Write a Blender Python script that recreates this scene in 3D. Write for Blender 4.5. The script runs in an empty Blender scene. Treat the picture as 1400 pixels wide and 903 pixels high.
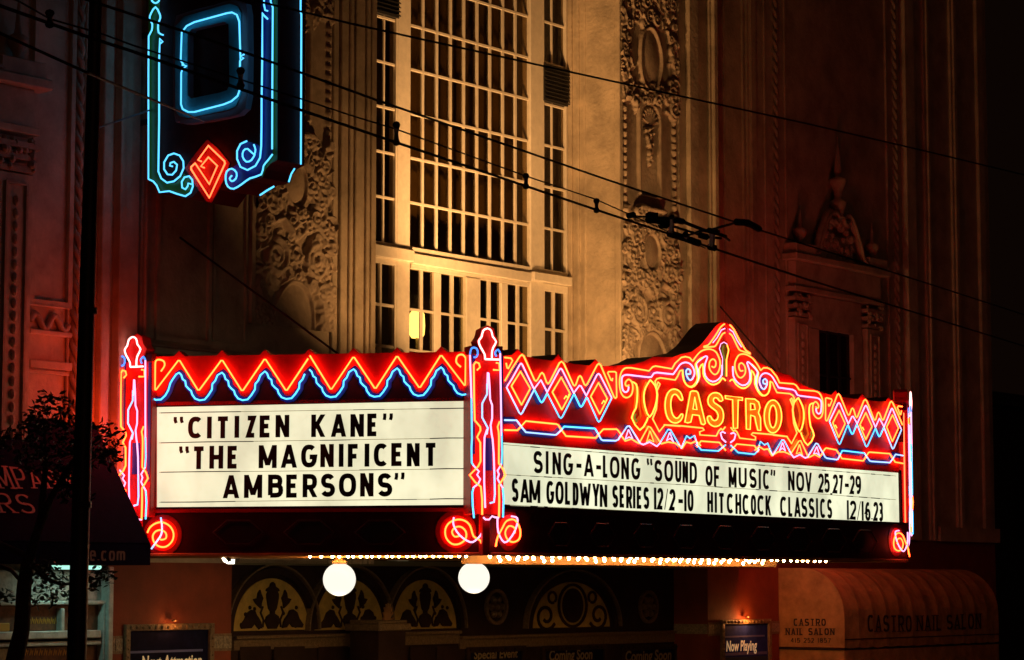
import bpy, bmesh, math, random
import numpy as np
from mathutils import Vector, Matrix, noise
from mathutils.geometry import tessellate_polygon

random.seed(7)
rng = np.random.RandomState(11)
scene = bpy.context.scene
COL = scene.collection

# ---------------------------------------------------------------- camera, world, exposure
W0, H0, FPX = 1400.0, 903.0, 3400.0
EYE = Vector((0, 0, 3.3))
PITCH = math.atan(346.5 / FPX)
cam_data = bpy.data.cameras.new("camera")
cam_data.sensor_width = 36.0
cam_data.lens = 36.0 * FPX / W0
cam_data.clip_start = 0.5
cam_data.clip_end = 2000.0
cam = bpy.data.objects.new("camera", cam_data)
COL.objects.link(cam)
cam.location = EYE
cam.rotation_euler = (math.pi / 2 + PITCH, 0, 0)
scene.camera = cam

world = bpy.data.worlds.new("World")
scene.world = world
world.use_nodes = True
wn = world.node_tree.nodes
wn.clear()
wo = wn.new("ShaderNodeOutputWorld")
bg = wn.new("ShaderNodeBackground")
# clear night over a city: a faint sodium tinted glow and nothing else
bg.inputs[0].default_value = (1.0, 0.40, 0.22, 1)
bg.inputs[1].default_value = 0.003
world.node_tree.links.new(bg.outputs[0], wo.inputs[0])

# the weak reddish glow of the rest of the lit street, from beyond the road
sun_d = bpy.data.lights.new("street_glow", 'SUN'); sun_d.energy = 0.026; sun_d.angle = math.radians(25); sun_d.color = (1.0, 0.33, 0.17)
sun_o = bpy.data.objects.new("street_glow", sun_d); COL.objects.link(sun_o)
sun_o.rotation_euler = Vector((-0.35, 1.0, -0.30)).to_track_quat('-Z', 'Y').to_euler()

scene.view_settings.view_transform = 'Standard'
scene.view_settings.look = 'None'
scene.view_settings.exposure = 0.0
scene.view_settings.gamma = 1.0
scene.render.engine = 'CYCLES'
scene.cycles.use_denoising = True
scene.cycles.max_bounces = 6
scene.cycles.diffuse_bounces = 3
scene.cycles.sample_clamp_indirect = 4.0

# ---------------------------------------------------------------- reading positions off the photograph onto real planes
FWD = Vector((0, math.cos(PITCH), math.sin(PITCH)))
UPV = Vector((0, -math.sin(PITCH), math.cos(PITCH)))
RIGHT = Vector((1, 0, 0))
def ray(px, py):
    return RIGHT * (px - W0 / 2) + UPV * (H0 / 2 - py) + FWD * FPX
ZUP = Vector((0, 0, 1))

class Frame:
    """vertical plane: a runs along u, o outward along n, z is the height"""
    def __init__(s, O, u, n):
        s.O, s.u, s.n = Vector(O), Vector(u).normalized(), Vector(n).normalized()
        s.O.z = 0
    def P(s, a, o, z):
        return s.O + s.u * a + s.n * o + ZUP * z
    def uv(s, px, py, o=0.0):
        r = ray(px, py)
        t = (s.O + s.n * o - EYE).dot(s.n) / r.dot(s.n)
        p = EYE + r * t
        return ((p - s.O).dot(s.u), p.z)
    def a(s, px, o=0.0, py=500):
        return s.uv(px, py, o)[0]
    def z(s, px, py, o=0.0):
        return s.uv(px, py, o)[1]

def azdir(deg):
    return Vector((math.sin(math.radians(deg)), math.cos(math.radians(deg)), 0))
def outn(d):
    return Vector((d.y, -d.x, 0))

C0 = Vector((-0.30, 31.0, 0))
dM = azdir(36.1)
M = Frame(C0, dM, outn(dM))                         # long street face of the marquee, a from the near corner
dS = -azdir(-76.8)                                   # runs left end -> corner
S_LEN = 4.654
L0 = C0 - dS * S_LEN
S = Frame(L0, dS, outn(dS))
dF = azdir(37.26)
F = Frame(L0 - outn(dF) * 0.25, dF, outn(dF))        # theatre front
M_LEN = M.a(1239, 0, 600)
R0 = C0 + dM * M_LEN
# far side face, mirrored
nS_in_M = (dS.dot(dM), dS.dot(outn(dM)))
dR = dM * nS_in_M[0] - outn(dM) * nS_in_M[1]
RS = Frame(R0, dR, outn(dR))
print("M_LEN", M_LEN, "dR", dR)

# ---------------------------------------------------------------- materials
MATS = {}
def mat(name, color, rough=0.7, metal=0.0, var=0.0, vscale=3.0, bump=0.0, bscale=20.0, emit=None, estr=1.0, spec=0.5, color2=None, trans=None):
    if name in MATS: return MATS[name]
    m = bpy.data.materials.new(name); m.use_nodes = True
    nt = m.node_tree; N = nt.nodes; b = N["Principled BSDF"]; Lk = nt.links
    b.inputs["Base Color"].default_value = (*color, 1)
    b.inputs["Roughness"].default_value = rough
    b.inputs["Metallic"].default_value = metal
    b.inputs["Specular IOR Level"].default_value = spec
    geo = N.new("ShaderNodeNewGeometry")
    if var > 0:
        nz = N.new("ShaderNodeTexNoise"); nz.inputs["Scale"].default_value = vscale; nz.inputs["Detail"].default_value = 6
        nz.inputs["Roughness"].default_value = 0.65
        Lk.new(geo.outputs["Position"], nz.inputs["Vector"])
        cr = N.new("ShaderNodeValToRGB")
        c2 = color2 or tuple(c * (1 - var) for c in color)
        cr.color_ramp.elements[0].position = 0.35; cr.color_ramp.elements[0].color = (*c2, 1)
        cr.color_ramp.elements[1].position = 0.65; cr.color_ramp.elements[1].color = (*color, 1)
        Lk.new(nz.outputs[0], cr.inputs[0]); Lk.new(cr.outputs[0], b.inputs["Base Color"])
    if bump > 0:
        n2 = N.new("ShaderNodeTexNoise"); n2.inputs["Scale"].default_value = bscale; n2.inputs["Detail"].default_value = 5
        Lk.new(geo.outputs["Position"], n2.inputs["Vector"])
        bp = N.new("ShaderNodeBump"); bp.inputs["Strength"].default_value = bump; bp.inputs["Distance"].default_value = 0.02
        Lk.new(n2.outputs[0], bp.inputs["Height"]); Lk.new(bp.outputs[0], b.inputs["Normal"])
    if emit:
        b.inputs["Emission Color"].default_value = (*emit, 1)
        b.inputs["Emission Strength"].default_value = estr
    MATS[name] = m
    return m

mStone = mat("painted stucco", (0.60, 0.48, 0.33), 0.75, var=0.42, vscale=1.7, bump=0.6, bscale=16)
mOrn = mat("cast ornament plaster", (0.46, 0.35, 0.24), 0.75, var=0.35, vscale=5, bump=0.3, bscale=40)
mWood = mat("cream painted wood", (0.76, 0.68, 0.54), 0.5, var=0.15, vscale=8, bump=0.15, bscale=60)
mPier = mat("red brown stucco", (0.27, 0.05, 0.014), 0.7, var=0.3, vscale=2.2, bump=0.3, bscale=30)
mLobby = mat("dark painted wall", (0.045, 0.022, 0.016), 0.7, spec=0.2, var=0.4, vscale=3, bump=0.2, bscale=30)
mTrim = mat("gilded dark trim", (0.26, 0.17, 0.08), 0.4, var=0.5, vscale=25, bump=0.6, bscale=60)
mCream = mat("aged cream plaster", (0.66, 0.45, 0.10), 0.7, var=0.3, vscale=8, bump=0.2, bscale=40)
mTile = mat("glazed tile", (0.42, 0.34, 0.22), 0.3, var=0.6, vscale=30, bump=0.6, bscale=50)
mRed = mat("red sign enamel", (0.62, 0.012, 0.008), 0.45, var=0.25, vscale=5, bump=0.15, bscale=12, spec=0.3)
mMaroon = mat("maroon sign enamel", (0.060, 0.008, 0.006), 0.6, spec=0.12, var=0.35, vscale=6, bump=0.1, bscale=12)
mHalo = mat("painted red tube halo", (0.26, 0.008, 0.006), 0.5, var=0.3, vscale=6, spec=0.2)  # soft red glow round the foot scrolls, put into the colour
mNavy = mat("navy sign enamel", (0.006, 0.014, 0.24), 0.45)
mGreen = mat("green sign enamel", (0.05, 0.14, 0.008), 0.45)
mTeal = mat("teal letter enamel", (0.04, 0.40, 0.50), 0.45, var=0.2, vscale=12)
mGrey = mat("grey letter edge enamel", (0.16, 0.15, 0.18), 0.5)
mYel = mat("yellow letter enamel", (0.95, 0.60, 0.08), 0.4, var=0.2, vscale=15)
mBlack = mat("black plastic letter", (0.012, 0.011, 0.010), 0.5)
mFadedB = mat("faded black plastic letter", (0.075, 0.055, 0.018), 0.6, var=0.6, vscale=20)
mSoffit = mat("tan soffit paint", (0.62, 0.30, 0.09), 0.6, var=0.3, vscale=6, bump=0.15)
mDkMetal = mat("black painted steel", (0.02, 0.019, 0.018), 0.5, var=0.3, vscale=10, bump=0.2)
mWire = mat("black cable", (0.01, 0.01, 0.01), 0.6)
mAwnK = mat("black awning canvas", (0.009, 0.005, 0.024), 0.95, spec=0.05, var=0.3, vscale=12, bump=0.3, bscale=80)
mAwnT = mat("tan awning canvas", (0.52, 0.28, 0.085), 0.85, var=0.45, vscale=3, bump=0.7, bscale=9)
mInk = mat("dark brown awning print", (0.03, 0.015, 0.01), 0.8)
mPink = mat("salmon awning print", (0.72, 0.27, 0.22), 0.8, var=0.3, vscale=20)
mMint = mat("pale mint painted wood", (0.52, 0.56, 0.50), 0.45, var=0.35, vscale=9, bump=0.2, bscale=40)
mLeaf = mat("dark leaf", (0.045, 0.07, 0.03), 0.5, var=0.5, vscale=20)
mBark = mat("bark", (0.07, 0.05, 0.035), 0.9, var=0.5, vscale=20, bump=0.8, bscale=30)
mRoad = mat("asphalt", (0.05, 0.05, 0.05), 0.9, var=0.3, vscale=5, bump=0.4, bscale=80)
mPave = mat("concrete pavement", (0.26, 0.25, 0.23), 0.85, var=0.3, vscale=3, bump=0.3, bscale=50)
mShop = mat("shop interior brown", (0.20, 0.085, 0.035), 0.8, var=0.6, vscale=9)
mPosterB = mat("poster blue print", (0.03, 0.05, 0.30), 0.7, spec=0.1, var=0.4, vscale=6)
mPosterD = mat("poster night blue print", (0.010, 0.010, 0.045), 0.7, spec=0.1, var=0.5, vscale=6)
mGold = mat("gold lettering with added glow", (0.80, 0.60, 0.30), 0.5, emit=(1.0, .72, .35), estr=.24)  # emission added to make the poster lettering look brighter
mDimGold = mat("dull gold lettering", (0.32, 0.24, 0.12), 0.6)
mCurt = mat("olive window blind", (0.15, 0.105, 0.042), 0.9, var=0.3, vscale=2)
mInt = mat("dark interior", (0.035, 0.022, 0.012), 0.9, var=0.3, vscale=3)
mYPaint = mat("yellow placard", (0.5, 0.25, 0.02), 0.6)

def emis(name, col, k):
    return mat(name, (0.0, 0.0, 0.0), 0.5, emit=col, estr=k)
nOr = emis("orange red neon", (1.0, 0.052, 0.008), 16)
nRd = emis("red neon", (1.0, 0.10, 0.03), 5.0)
nYe = emis("gold neon", (1.0, 0.17, 0.020), 7.0)
nCy = emis("cyan neon", (0.07, 0.50, 1.0), 2.4)
nCyS = emis("pale cyan neon", (0.09, 0.52, 0.95), 1.9)
nPk = emis("pink white neon", (1.0, 0.40, 0.78), 2.0)
nBw = emis("blue white neon", (0.30, 0.50, 1.0), 2.0)
nHot = emis("hot white red neon", (1.0, 0.30, 0.28), 5.5)
nBl = emis("deep blue neon", (0.05, 0.22, 1.0), 2.2)
nTe = emis("teal neon", (0.03, 0.42, 0.60), 1.2)
nGn = emis("dim green yellow neon", (0.35, 0.42, 0.04), 0.5)
nBulb = emis("warm bulb glass", (1.0, 0.52, 0.17), 85.0)
nGlobe = emis("opal globe glass", (1.0, 0.94, 0.80), 1.08)
nMint = emis("mint fluorescent tube cover", (0.45, 1.0, 0.80), 1.1)
nAmb = emis("amber interior lamp shade", (1.0, 0.70, 0.18), 6.0)

def board_mat(name, col):
    """back lit opal acrylic: the tubes behind it and the grime on it make it uneven"""
    m = bpy.data.materials.new(name); m.use_nodes = True
    nt = m.node_tree; N = nt.nodes; b = N["Principled BSDF"]; Lk = nt.links
    geo = N.new("ShaderNodeNewGeometry")
    mp = N.new("ShaderNodeMapping"); mp.inputs["Scale"].default_value = (1.1, 1.1, 0.7)
    Lk.new(geo.outputs["Position"], mp.inputs[0])
    nz = N.new("ShaderNodeTexNoise"); nz.inputs["Scale"].default_value = 1.4; nz.inputs["Detail"].default_value = 3
    Lk.new(mp.outputs[0], nz.inputs[0])
    n2 = N.new("ShaderNodeTexNoise"); n2.inputs["Scale"].default_value = 14; n2.inputs["Detail"].default_value = 6
    Lk.new(geo.outputs["Position"], n2.inputs[0])
    mr = N.new("ShaderNodeMapRange"); mr.inputs[1].default_value = 0.35; mr.inputs[2].default_value = 0.62
    mr.inputs[3].default_value = 0.76; mr.inputs[4].default_value = 1.06
    Lk.new(nz.outputs[0], mr.inputs[0])
    m2 = N.new("ShaderNodeMapRange"); m2.inputs[1].default_value = 0.3; m2.inputs[2].default_value = 0.5
    m2.inputs[3].default_value = 0.94; m2.inputs[4].default_value = 1.0
    Lk.new(n2.outputs[0], m2.inputs[0])
    mu = N.new("ShaderNodeMath"); mu.operation = 'MULTIPLY'
    Lk.new(mr.outputs[0], mu.inputs[0]); Lk.new(m2.outputs[0], mu.inputs[1])
    Lk.new(mu.outputs[0], b.inputs["Emission Strength"])
    b.inputs["Base Color"].default_value = (0.25, 0.24, 0.18, 1)
    b.inputs["Roughness"].default_value = 0.35
    b.inputs["Emission Color"].default_value = (*col, 1)
    return m
mBoardS = board_mat("back lit opal board", (0.96, 0.90, 0.60))
mBoardM = board_mat("back lit opal board greenish", (0.94, 0.95, 0.66))
mSeam = mat("grimy seam", (0.16, 0.13, 0.05), 0.7, var=0.8, vscale=20, emit=(.42, .36, .16), estr=.45)  # faint emission stands for the board's light coming through the grime

mGrime = mat("dark grime line", (0.07, 0.055, 0.02), 0.8)
def glass_mat(name, alpha, tint):
    m = bpy.data.materials.new(name); m.use_nodes = True
    nt = m.node_tree; N = nt.nodes; N.clear(); Lk = nt.links
    o = N.new("ShaderNodeOutputMaterial"); mx = N.new("ShaderNodeMixShader")
    t = N.new("ShaderNodeBsdfTransparent"); t.inputs[0].default_value = (*tint, 1)
    g = N.new("ShaderNodeBsdfGlossy"); g.inputs["Roughness"].default_value = 0.04
    nz = N.new("ShaderNodeTexNoise"); nz.inputs["Scale"].default_value = 3
    geo = N.new("ShaderNodeNewGeometry"); Lk.new(geo.outputs["Position"], nz.inputs[0])
    bp = N.new("ShaderNodeBump"); bp.inputs["Strength"].default_value = 0.15; Lk.new(nz.outputs[0], bp.inputs["Height"])
    Lk.new(bp.outputs[0], g.inputs["Normal"])
    mx.inputs[0].default_value = alpha
    Lk.new(t.outputs[0], mx.inputs[1]); Lk.new(g.outputs[0], mx.inputs[2]); Lk.new(mx.outputs[0], o.inputs[0])
    return m
mGlass = glass_mat("window glass", 0.045, (0.70, 0.64, 0.52))

# ---------------------------------------------------------------- mesh building
class MB:
    def __init__(s): s.v = []; s.f = []
    def add(s, vs, fs):
        k = len(s.v); s.v += [Vector(p) for p in vs]; s.f += [tuple(i + k for i in f) for f in fs]
    def hexa(s, p):   # 8 points: bottom 4 ccw, top 4 ccw
        s.add(p, [(0, 3, 2, 1), (4, 5, 6, 7), (0, 1, 5, 4), (1, 2, 6, 5), (2, 3, 7, 6), (3, 0, 4, 7)])
    def box(s, fr, a0, a1, z0, z1, o0, o1):
        if a1 < a0: a0, a1 = a1, a0
        P = fr.P
        s.hexa([P(a0, o0, z0), P(a1, o0, z0), P(a1, o1, z0), P(a0, o1, z0),
                P(a0, o0, z1), P(a1, o0, z1), P(a1, o1, z1), P(a0, o1, z1)])
        return s
    def prism(s, fr, pts, o0, o1, holes=()):
        """outline in (a,z) extruded from o0 to o1; concave and holed outlines allowed"""
        loops = [list(pts)] + [list(h) for h in holes]
        tess = tessellate_polygon([[Vector((p[0], p[1], 0)) for p in lp] for lp in loops])
        flat = [p for lp in loops for p in lp]; n = len(flat)
        vs = [fr.P(p[0], o0, p[1]) for p in flat] + [fr.P(p[0], o1, p[1]) for p in flat]
        fs = []
        for t in tess:
            fs.append((t[0] + n, t[1] + n, t[2] + n)); fs.append((t[2], t[1], t[0]))
        k = 0
        for lp in loops:
            m = len(lp)
            for i in range(m):
                j = (i + 1) % m; fs.append((k + i, k + j, k + j + n, k + i + n))
            k += m
        s.add(vs, fs); return s
    def stroke(s, fr, pts, w, o0, o1, closed=False):
        """thick line in (a,z), mitred, extruded o0..o1; w may be a function of direction"""
        P = [Vector((p[0], p[1])) for p in pts]
        Q = [P[0]]
        for p in P[1:]:
            if (p - Q[-1]).length > 1e-5: Q.append(p)
        if closed and (Q[0] - Q[-1]).length < 1e-5: Q.pop()
        n = len(Q)
        if n < 2: return s
        L, R = [], []
        for i in range(n):
            if closed: a, b = Q[i] - Q[i - 1], Q[(i + 1) % n] - Q[i]
            else:
                a = Q[i] - Q[i - 1] if i > 0 else Q[1] - Q[0]
                b = Q[i + 1] - Q[i] if i < n - 1 else a
            a, b = a.normalized(), b.normalized()
            na, nb = Vector((-a.y, a.x)), Vector((-b.y, b.x))
            m = na + nb
            if m.length < 0.3: m = nb.copy()
            m.normalize()
            c = max(0.45, m.dot(na))
            ww = w(a, b) if callable(w) else w
            L.append(Q[i] + m * (ww / 2 / c)); R.append(Q[i] - m * (ww / 2 / c))
        vs = []
        for i in range(n):
            vs += [fr.P(L[i].x, o0, L[i].y), fr.P(R[i].x, o0, R[i].y), fr.P(R[i].x, o1, R[i].y), fr.P(L[i].x, o1, L[i].y)]
        fs = []
        rng_ = range(n if closed else n - 1)
        for i in rng_:
            j = (i + 1) % n; A, B = i * 4, j * 4
            for q in range(4):
                r = (q + 1) % 4; fs.append((A + q, A + r, B + r, B + q))
        if not closed: fs += [(3, 2, 1, 0), tuple((n - 1) * 4 + q for q in range(4))]
        s.add(vs, fs); return s
    def tube(s, pts, r, seg=6, closed=False, cap=True):
        P = [Vector(p) for p in pts]
        Q = [P[0]]
        for p in P[1:]:
            if (p - Q[-1]).length > 1e-5: Q.append(p)
        if closed and (Q[0] - Q[-1]).length < 1e-5: Q.pop()
        n = len(Q)
        if n < 2: return s
        rr = r if callable(r) else (lambda t: r)
        T = []
        for i in range(n):
            if closed: t = (Q[(i + 1) % n] - Q[i]).normalized() + (Q[i] - Q[i - 1]).normalized()
            else:
                t = Vector((0, 0, 0))
                if i < n - 1: t += (Q[i + 1] - Q[i]).normalized()
                if i > 0: t += (Q[i] - Q[i - 1]).normalized()
            if t.length < 1e-4: t = Q[min(i + 1, n - 1)] - Q[i - 1]
            T.append(t.normalized())
        x = T[0].orthogonal().normalized(); vs = []
        for i in range(n):
            x = (x - T[i] * x.dot(T[i]))
            if x.length < 1e-4: x = T[i].orthogonal()
            x.normalize(); y = T[i].cross(x)
            ri = rr(i / (n - 1))
            for k in range(seg):
                an = 2 * math.pi * k / seg
                vs.append(Q[i] + (x * math.cos(an) + y * math.sin(an)) * ri)
        fs = []
        for i in range(n if closed else n - 1):
            j = (i + 1) % n
            for k in range(seg):
                l = (k + 1) % seg
                fs.append((i * seg + k, i * seg + l, j * seg + l, j * seg + k))
        if not closed and cap:
            fs += [tuple(range(seg - 1, -1, -1)), tuple((n - 1) * seg + k for k in range(seg))]
        s.add(vs, fs); return s
    def ball(s, c, r, nu=16, nv=10, sx=1, sy=1, sz=1):
        c = Vector(c); vs = [c + Vector((0, 0, r * sz))]; fs = []
        for j in range(1, nv):
            ph = math.pi * j / nv
            for i in range(nu):
                th = 2 * math.pi * i / nu
                vs.append(c + Vector((r * sx * math.sin(ph) * math.cos(th), r * sy * math.sin(ph) * math.sin(th), r * sz * math.cos(ph))))
        vs.append(c - Vector((0, 0, r * sz)))
        for i in range(nu):
            fs.append((0, 1 + i, 1 + (i + 1) % nu))
            fs.append((len(vs) - 1, 1 + (nv - 2) * nu + (i + 1) % nu, 1 + (nv - 2) * nu + i))
        for j in range(nv - 2):
            for i in range(nu):
                A = 1 + j * nu; B = A + nu
                fs.append((A + i, B + i, B + (i + 1) % nu, A + (i + 1) % nu))
        s.add(vs, fs); return s
    def lathe(s, c, prof, seg=14):
        """prof: list of (r, z) from bottom up round the vertical through c"""
        c = Vector(c); vs = []
        for r, z in prof:
            for k in range(seg):
                an = 2 * math.pi * k / seg
                vs.append(c + Vector((r * math.cos(an), r * math.sin(an), z)))
        fs = []
        for j in range(len(prof) - 1):
            for k in range(seg):
                l = (k + 1) % seg
                fs.append((j * seg + k, j * seg + l, (j + 1) * seg + l, (j + 1) * seg + k))
        fs += [tuple(range(seg - 1, -1, -1)), tuple((len(prof) - 1) * seg + k for k in range(seg))]
        s.add(vs, fs); return s

WLOC = {}
def link(o, parent):
    COL.objects.link(o)
    if parent is not None: o.parent = parent
def obj(name, mb, material, parent=None, smooth=False, bevel=0.0, base=None, label=None, kind=None):
    ploc = WLOC.get(parent.name, Vector((0, 0, 0))) if parent else Vector((0, 0, 0))
    b = Vector(base) if base is not None else ploc
    me = bpy.data.meshes.new(name)
    me.from_pydata([tuple(v - b) for v in mb.v], [], mb.f)
    me.validate()
    bm = bmesh.new(); bm.from_mesh(me); bmesh.ops.recalc_face_normals(bm, faces=bm.faces); bm.to_mesh(me); bm.free()
    me.materials.append(material)
    if smooth:
        me.shade_smooth()
    o = bpy.data.objects.new(name, me)
    o.location = b - ploc
    link(o, parent)
    WLOC[o.name] = b
    if bevel > 0:
        md = o.modifiers.new("bevel", 'BEVEL'); md.width = bevel; md.segments = 1; md.limit_method = 'ANGLE'; md.angle_limit = 0.8
    if label: o["label"] = label
    if kind: o["kind"] = kind
    return o
def inst(src, name, worldloc, parent, scale=None):
    o = bpy.data.objects.new(name, src.data)
    ploc = WLOC[parent.name]
    o.location = Vector(worldloc) - ploc
    if scale: o.scale = scale
    link(o, parent); WLOC[o.name] = Vector(worldloc)
    return o
def thing(name, loc, label, cat, group=None):
    o = bpy.data.objects.new(name, None); o.location = loc; COL.objects.link(o)
    o.empty_display_size = 0.2
    WLOC[o.name] = Vector(loc)
    o["label"] = label; o["category"] = cat
    if group: o["group"] = group
    return o
def tag(o, label, cat, group=None):
    o["label"] = label; o["category"] = cat
    if group: o["group"] = group
    return o

# ---------------------------------------------------------------- curves
def crop(ox, oy, s, pts):
    return [(ox + p[0] / s, oy + p[1] / s) for p in pts]
def smoothpts(pts, k=4, closed=False):
    n = len(pts); out = []
    P = [Vector((p[0], p[1])) for p in pts]
    rg = n if closed else n - 1
    for i in range(rg):
        p1, p2 = P[i], P[(i + 1) % n]
        p0 = P[i - 1] if (i > 0 or closed) else p1
        p3 = P[(i + 2) % n] if (i + 2 < n or closed) else p2
        for j in range(k):
            t = j / k; t2 = t * t; t3 = t2 * t
            q = 0.5 * ((2 * p1) + (p2 - p0) * t + (2 * p0 - 5 * p1 + 4 * p2 - p3) * t2 + (-p0 + 3 * p1 - 3 * p2 + p3) * t3)
            out.append((q.x, q.y))
    if not closed: out.append((P[-1].x, P[-1].y))
    return out
def arc(cx, cy, rx, ry, a0, a1, n=10):
    return [(cx + rx * math.cos(math.radians(a0 + (a1 - a0) * i / n)), cy + ry * math.sin(math.radians(a0 + (a1 - a0) * i / n))) for i in range(n + 1)]
def sup(cx, cy, rx, ry, a0, a1, n=14, e=2.5):
    out = []
    for i in range(n + 1):
        t = math.radians(a0 + (a1 - a0) * i / n); c, s_ = math.cos(t), math.sin(t)
        out.append((cx + rx * math.copysign(abs(c) ** (2 / e), c), cy + ry * math.copysign(abs(s_) ** (2 / e), s_)))
    return out

# stroke letters on a unit box
G = {
 'A': [('d', (0, 0), (.5, 1)), ('d', (.5, 1), (1, 0)), [(.2, .27), (.8, .27)]],
 'B': [[(0, 0), (0, 1)] + sup(.5, .77, .42, .23, 90, -90, 8) + [(0, .54)], [(0, .54)] + sup(.52, .27, .48, .27, 90, -90, 8) + [(0, 0)]],
 'C': [sup(.5, .5, .5, .5, 48, 312, 18)],
 'D': [[(0, 0), (0, 1)] + sup(.4, .5, .6, .5, 90, -90, 12) + [(0, 0)]],
 'E': [[(1, 1), (0, 1), (0, 0), (1, 0)], [(0, .52), (.85, .52)]],
 'F': [[(1, 1), (0, 1), (0, 0)], [(0, .52), (.85, .52)]],
 'G': [sup(.5, .5, .5, .5, 48, 330, 18) + [(1, .45), (.55, .45)]],
 'H': [[(0, 0), (0, 1)], [(1, 0), (1, 1)], [(0, .5), (1, .5)]],
 'I': [[(.5, 0), (.5, 1)]],
 'K': [[(0, 0), (0, 1)], ('d', (1, 1), (.08, .36)), ('d', (.36, .56), (1, 0))],
 'L': [[(0, 1), (0, 0), (1, 0)]],
 'M': [[(0, 0), (0, 1)], [(1, 0), (1, 1)], ('d', (0, 1), (.5, .12)), ('d', (.5, .12), (1, 1))],
 'N': [[(0, 0), (0, 1)], [(1, 0), (1, 1)], ('d', (0, 1), (1, 0))],
 'O': [sup(.5, .5, .5, .5, 0, 360, 24)],
 'P': [[(0, 0), (0, 1)] + sup(.5, .72, .5, .28, 90, -90, 8) + [(0, .44)]],
 'R': [[(0, 0), (0, 1)] + sup(.5, .74, .46, .26, 90, -90, 8) + [(0, .48)], ('d', (.40, .50), (1, 0))],
 'S': [sup(.5, .74, .46, .26, 25, 270, 12, 2.2) + sup(.5, .25, .5, .25, 90, -155, 12, 2.2)],
 'T': [[(0, 1), (1, 1)], [(.5, 1), (.5, 0)]],
 'U': [[(0, 1), (0, .3)] + sup(.5, .3, .5, .3, 180, 360, 10) + [(1, 1)]],
 'V': [('d', (0, 1), (.5, 0)), ('d', (.5, 0), (1, 1))],
 'W': [('d', (0, 1), (.25, 0)), ('d', (.25, 0), (.5, .85)), ('d', (.5, .85), (.75, 0)), ('d', (.75, 0), (1, 1))],
 'Y': [('d', (0, 1), (.5, .40)), ('d', (.5, .40), (1, 1)), [(.5, .46), (.5, 0)]],
 'Z': [[(0, 1), (1, 1)], [(0, 0), (1, 0)], ('d', (1, 1), (0, 0))],
 '0': [sup(.5, .5, .5, .5, 0, 360, 24)],
 '1': [[(.5, 0), (.5, 1)]],
 '2': [sup(.5, .72, .48, .28, 165, -20, 9) + [(0, 0), (1, 0)]],
 '3': [sup(.5, .75, .44, .25, 150, -90, 9) + sup(.5, .26, .5, .26, 90, -150, 9)],
 '4': [[(.75, 0), (.75, 1)], ('d', (.75, 1), (0, .3)), [(0, .3), (1, .3)]],
 '5': [[(.95, 1), (.1, 1), (.05, .55)] + sup(.45, .32, .55, .32, 115, -145, 10)],
 '6': [[(.85, .95)] + arc(.6, .5, .6, .48, 100, 180, 6) + sup(.5, .28, .5, .28, 180, -180, 14)],
 '7': [[(0, 1), (1, 1)], ('d', (1, 1), (.35, 0))],
 '8': [sup(.5, .76, .42, .24, -90, 270, 14) + sup(.5, .26, .5, .26, 90, 450, 14)],
 '9': [[(.15, .05)] + arc(.4, .5, .6, .48, -80, 0, 6) + sup(.5, .72, .5, .28, 0, 360, 14)],
 '-': [[(0, .45), (1, .45)]],
 '/': [[(0, 0), (1, 1)]],
 '.': [[(.5, 0), (.5, .06)]],
 ',': [[(.5, .12), (.3, -.1)]],
 '`': [[(.1, 1), (.1, .45), (.9, 0)]],
 "'": [[(.9, 1), (.9, .45), (.1, 0)]],
 'c': [sup(.5, .32, .5, .32, 45, 315, 12)],
 'e': [[(0, .34), (1, .34)] + sup(.5, .32, .5, .32, 5, 310, 12)],
 'o': [sup(.5, .32, .5, .32, 0, 360, 16)],
 'm': [[(0, 0), (0, .64)], [(0, .45)] + arc(.25, .45, .25, .19, 180, 0, 6) + [(.5, 0)], [(.5, .45)] + arc(.75, .45, .25, .19, 180, 0, 6) + [(1, 0)]],
}
def glyph(mb, fr, ch, a0, a1, z0, z1, w, o0, o1, wh=None):
    """fit the strokes of ch into the box; w upright stroke weight, wh level stroke weight"""
    wh = wh or w
    if a1 - a0 < w * 1.6 and ch in 'I1.,': A0 = A1 = (a0 + a1) / 2
    else: A0, A1 = a0 + w / 2, a1 - w / 2
    Z0, Z1 = z0 + wh / 2, z1 - wh / 2
    if ch in "I1":
        A0 = A1 = (a0 + a1) / 2; Z0, Z1 = z0, z1
    if ch in "HTNMLEFPRBDKUVWAYZ7'`": Z0, Z1 = z0 + (wh / 2 if ch in "ELBDUZ'`" else 0), z1 - (wh / 2 if ch in "EFTPRBDZ7" else 0)
    if ch in "-": A0, A1 = a0, a1
    if wh == w: wf = w
    else:
        def wf(a, b):
            d = (a + b)
            d = d.normalized() if d.length > 1e-5 else b
            return w * abs(d.y) + wh * abs(d.x) if (w > wh) else w
    for k, st in enumerate(G[ch]):
        if st[0] == 'd':          # slanting stroke cut level at both ends
            (xa, ya), (xb, yb) = st[1], st[2]
            if ya > yb: xa, ya, xb, yb = xb, yb, xa, ya
            ww = w * .92; A_, B_ = A0 + (A1 - A0) * xa, A0 + (A1 - A0) * xb
            za = z0 if ya == 0 else z0 + (z1 - z0) * ya; zb_ = z1 if yb == 1 else z0 + (z1 - z0) * yb
            hx = ww / 2 / max(.5, abs(zb_ - za) / math.hypot(zb_ - za, B_ - A_)); cl_ = lambda v: min(a1, max(a0, v))
            mb.prism(fr, [(cl_(A_ - hx), za), (cl_(A_ + hx), za), (cl_(B_ + hx), zb_), (cl_(B_ - hx), zb_)], o0, o1 + 0.0004 * k)
            continue
        pts = [(A0 + (A1 - A0) * p[0], Z0 + (Z1 - Z0) * p[1]) for p in st]
        cl = len(pts) > 3 and math.dist(pts[0], pts[-1]) < 1e-6
        mb.stroke(fr, pts, wf, o0, o1 + 0.0004 * k, closed=cl)
    return mb
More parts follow.
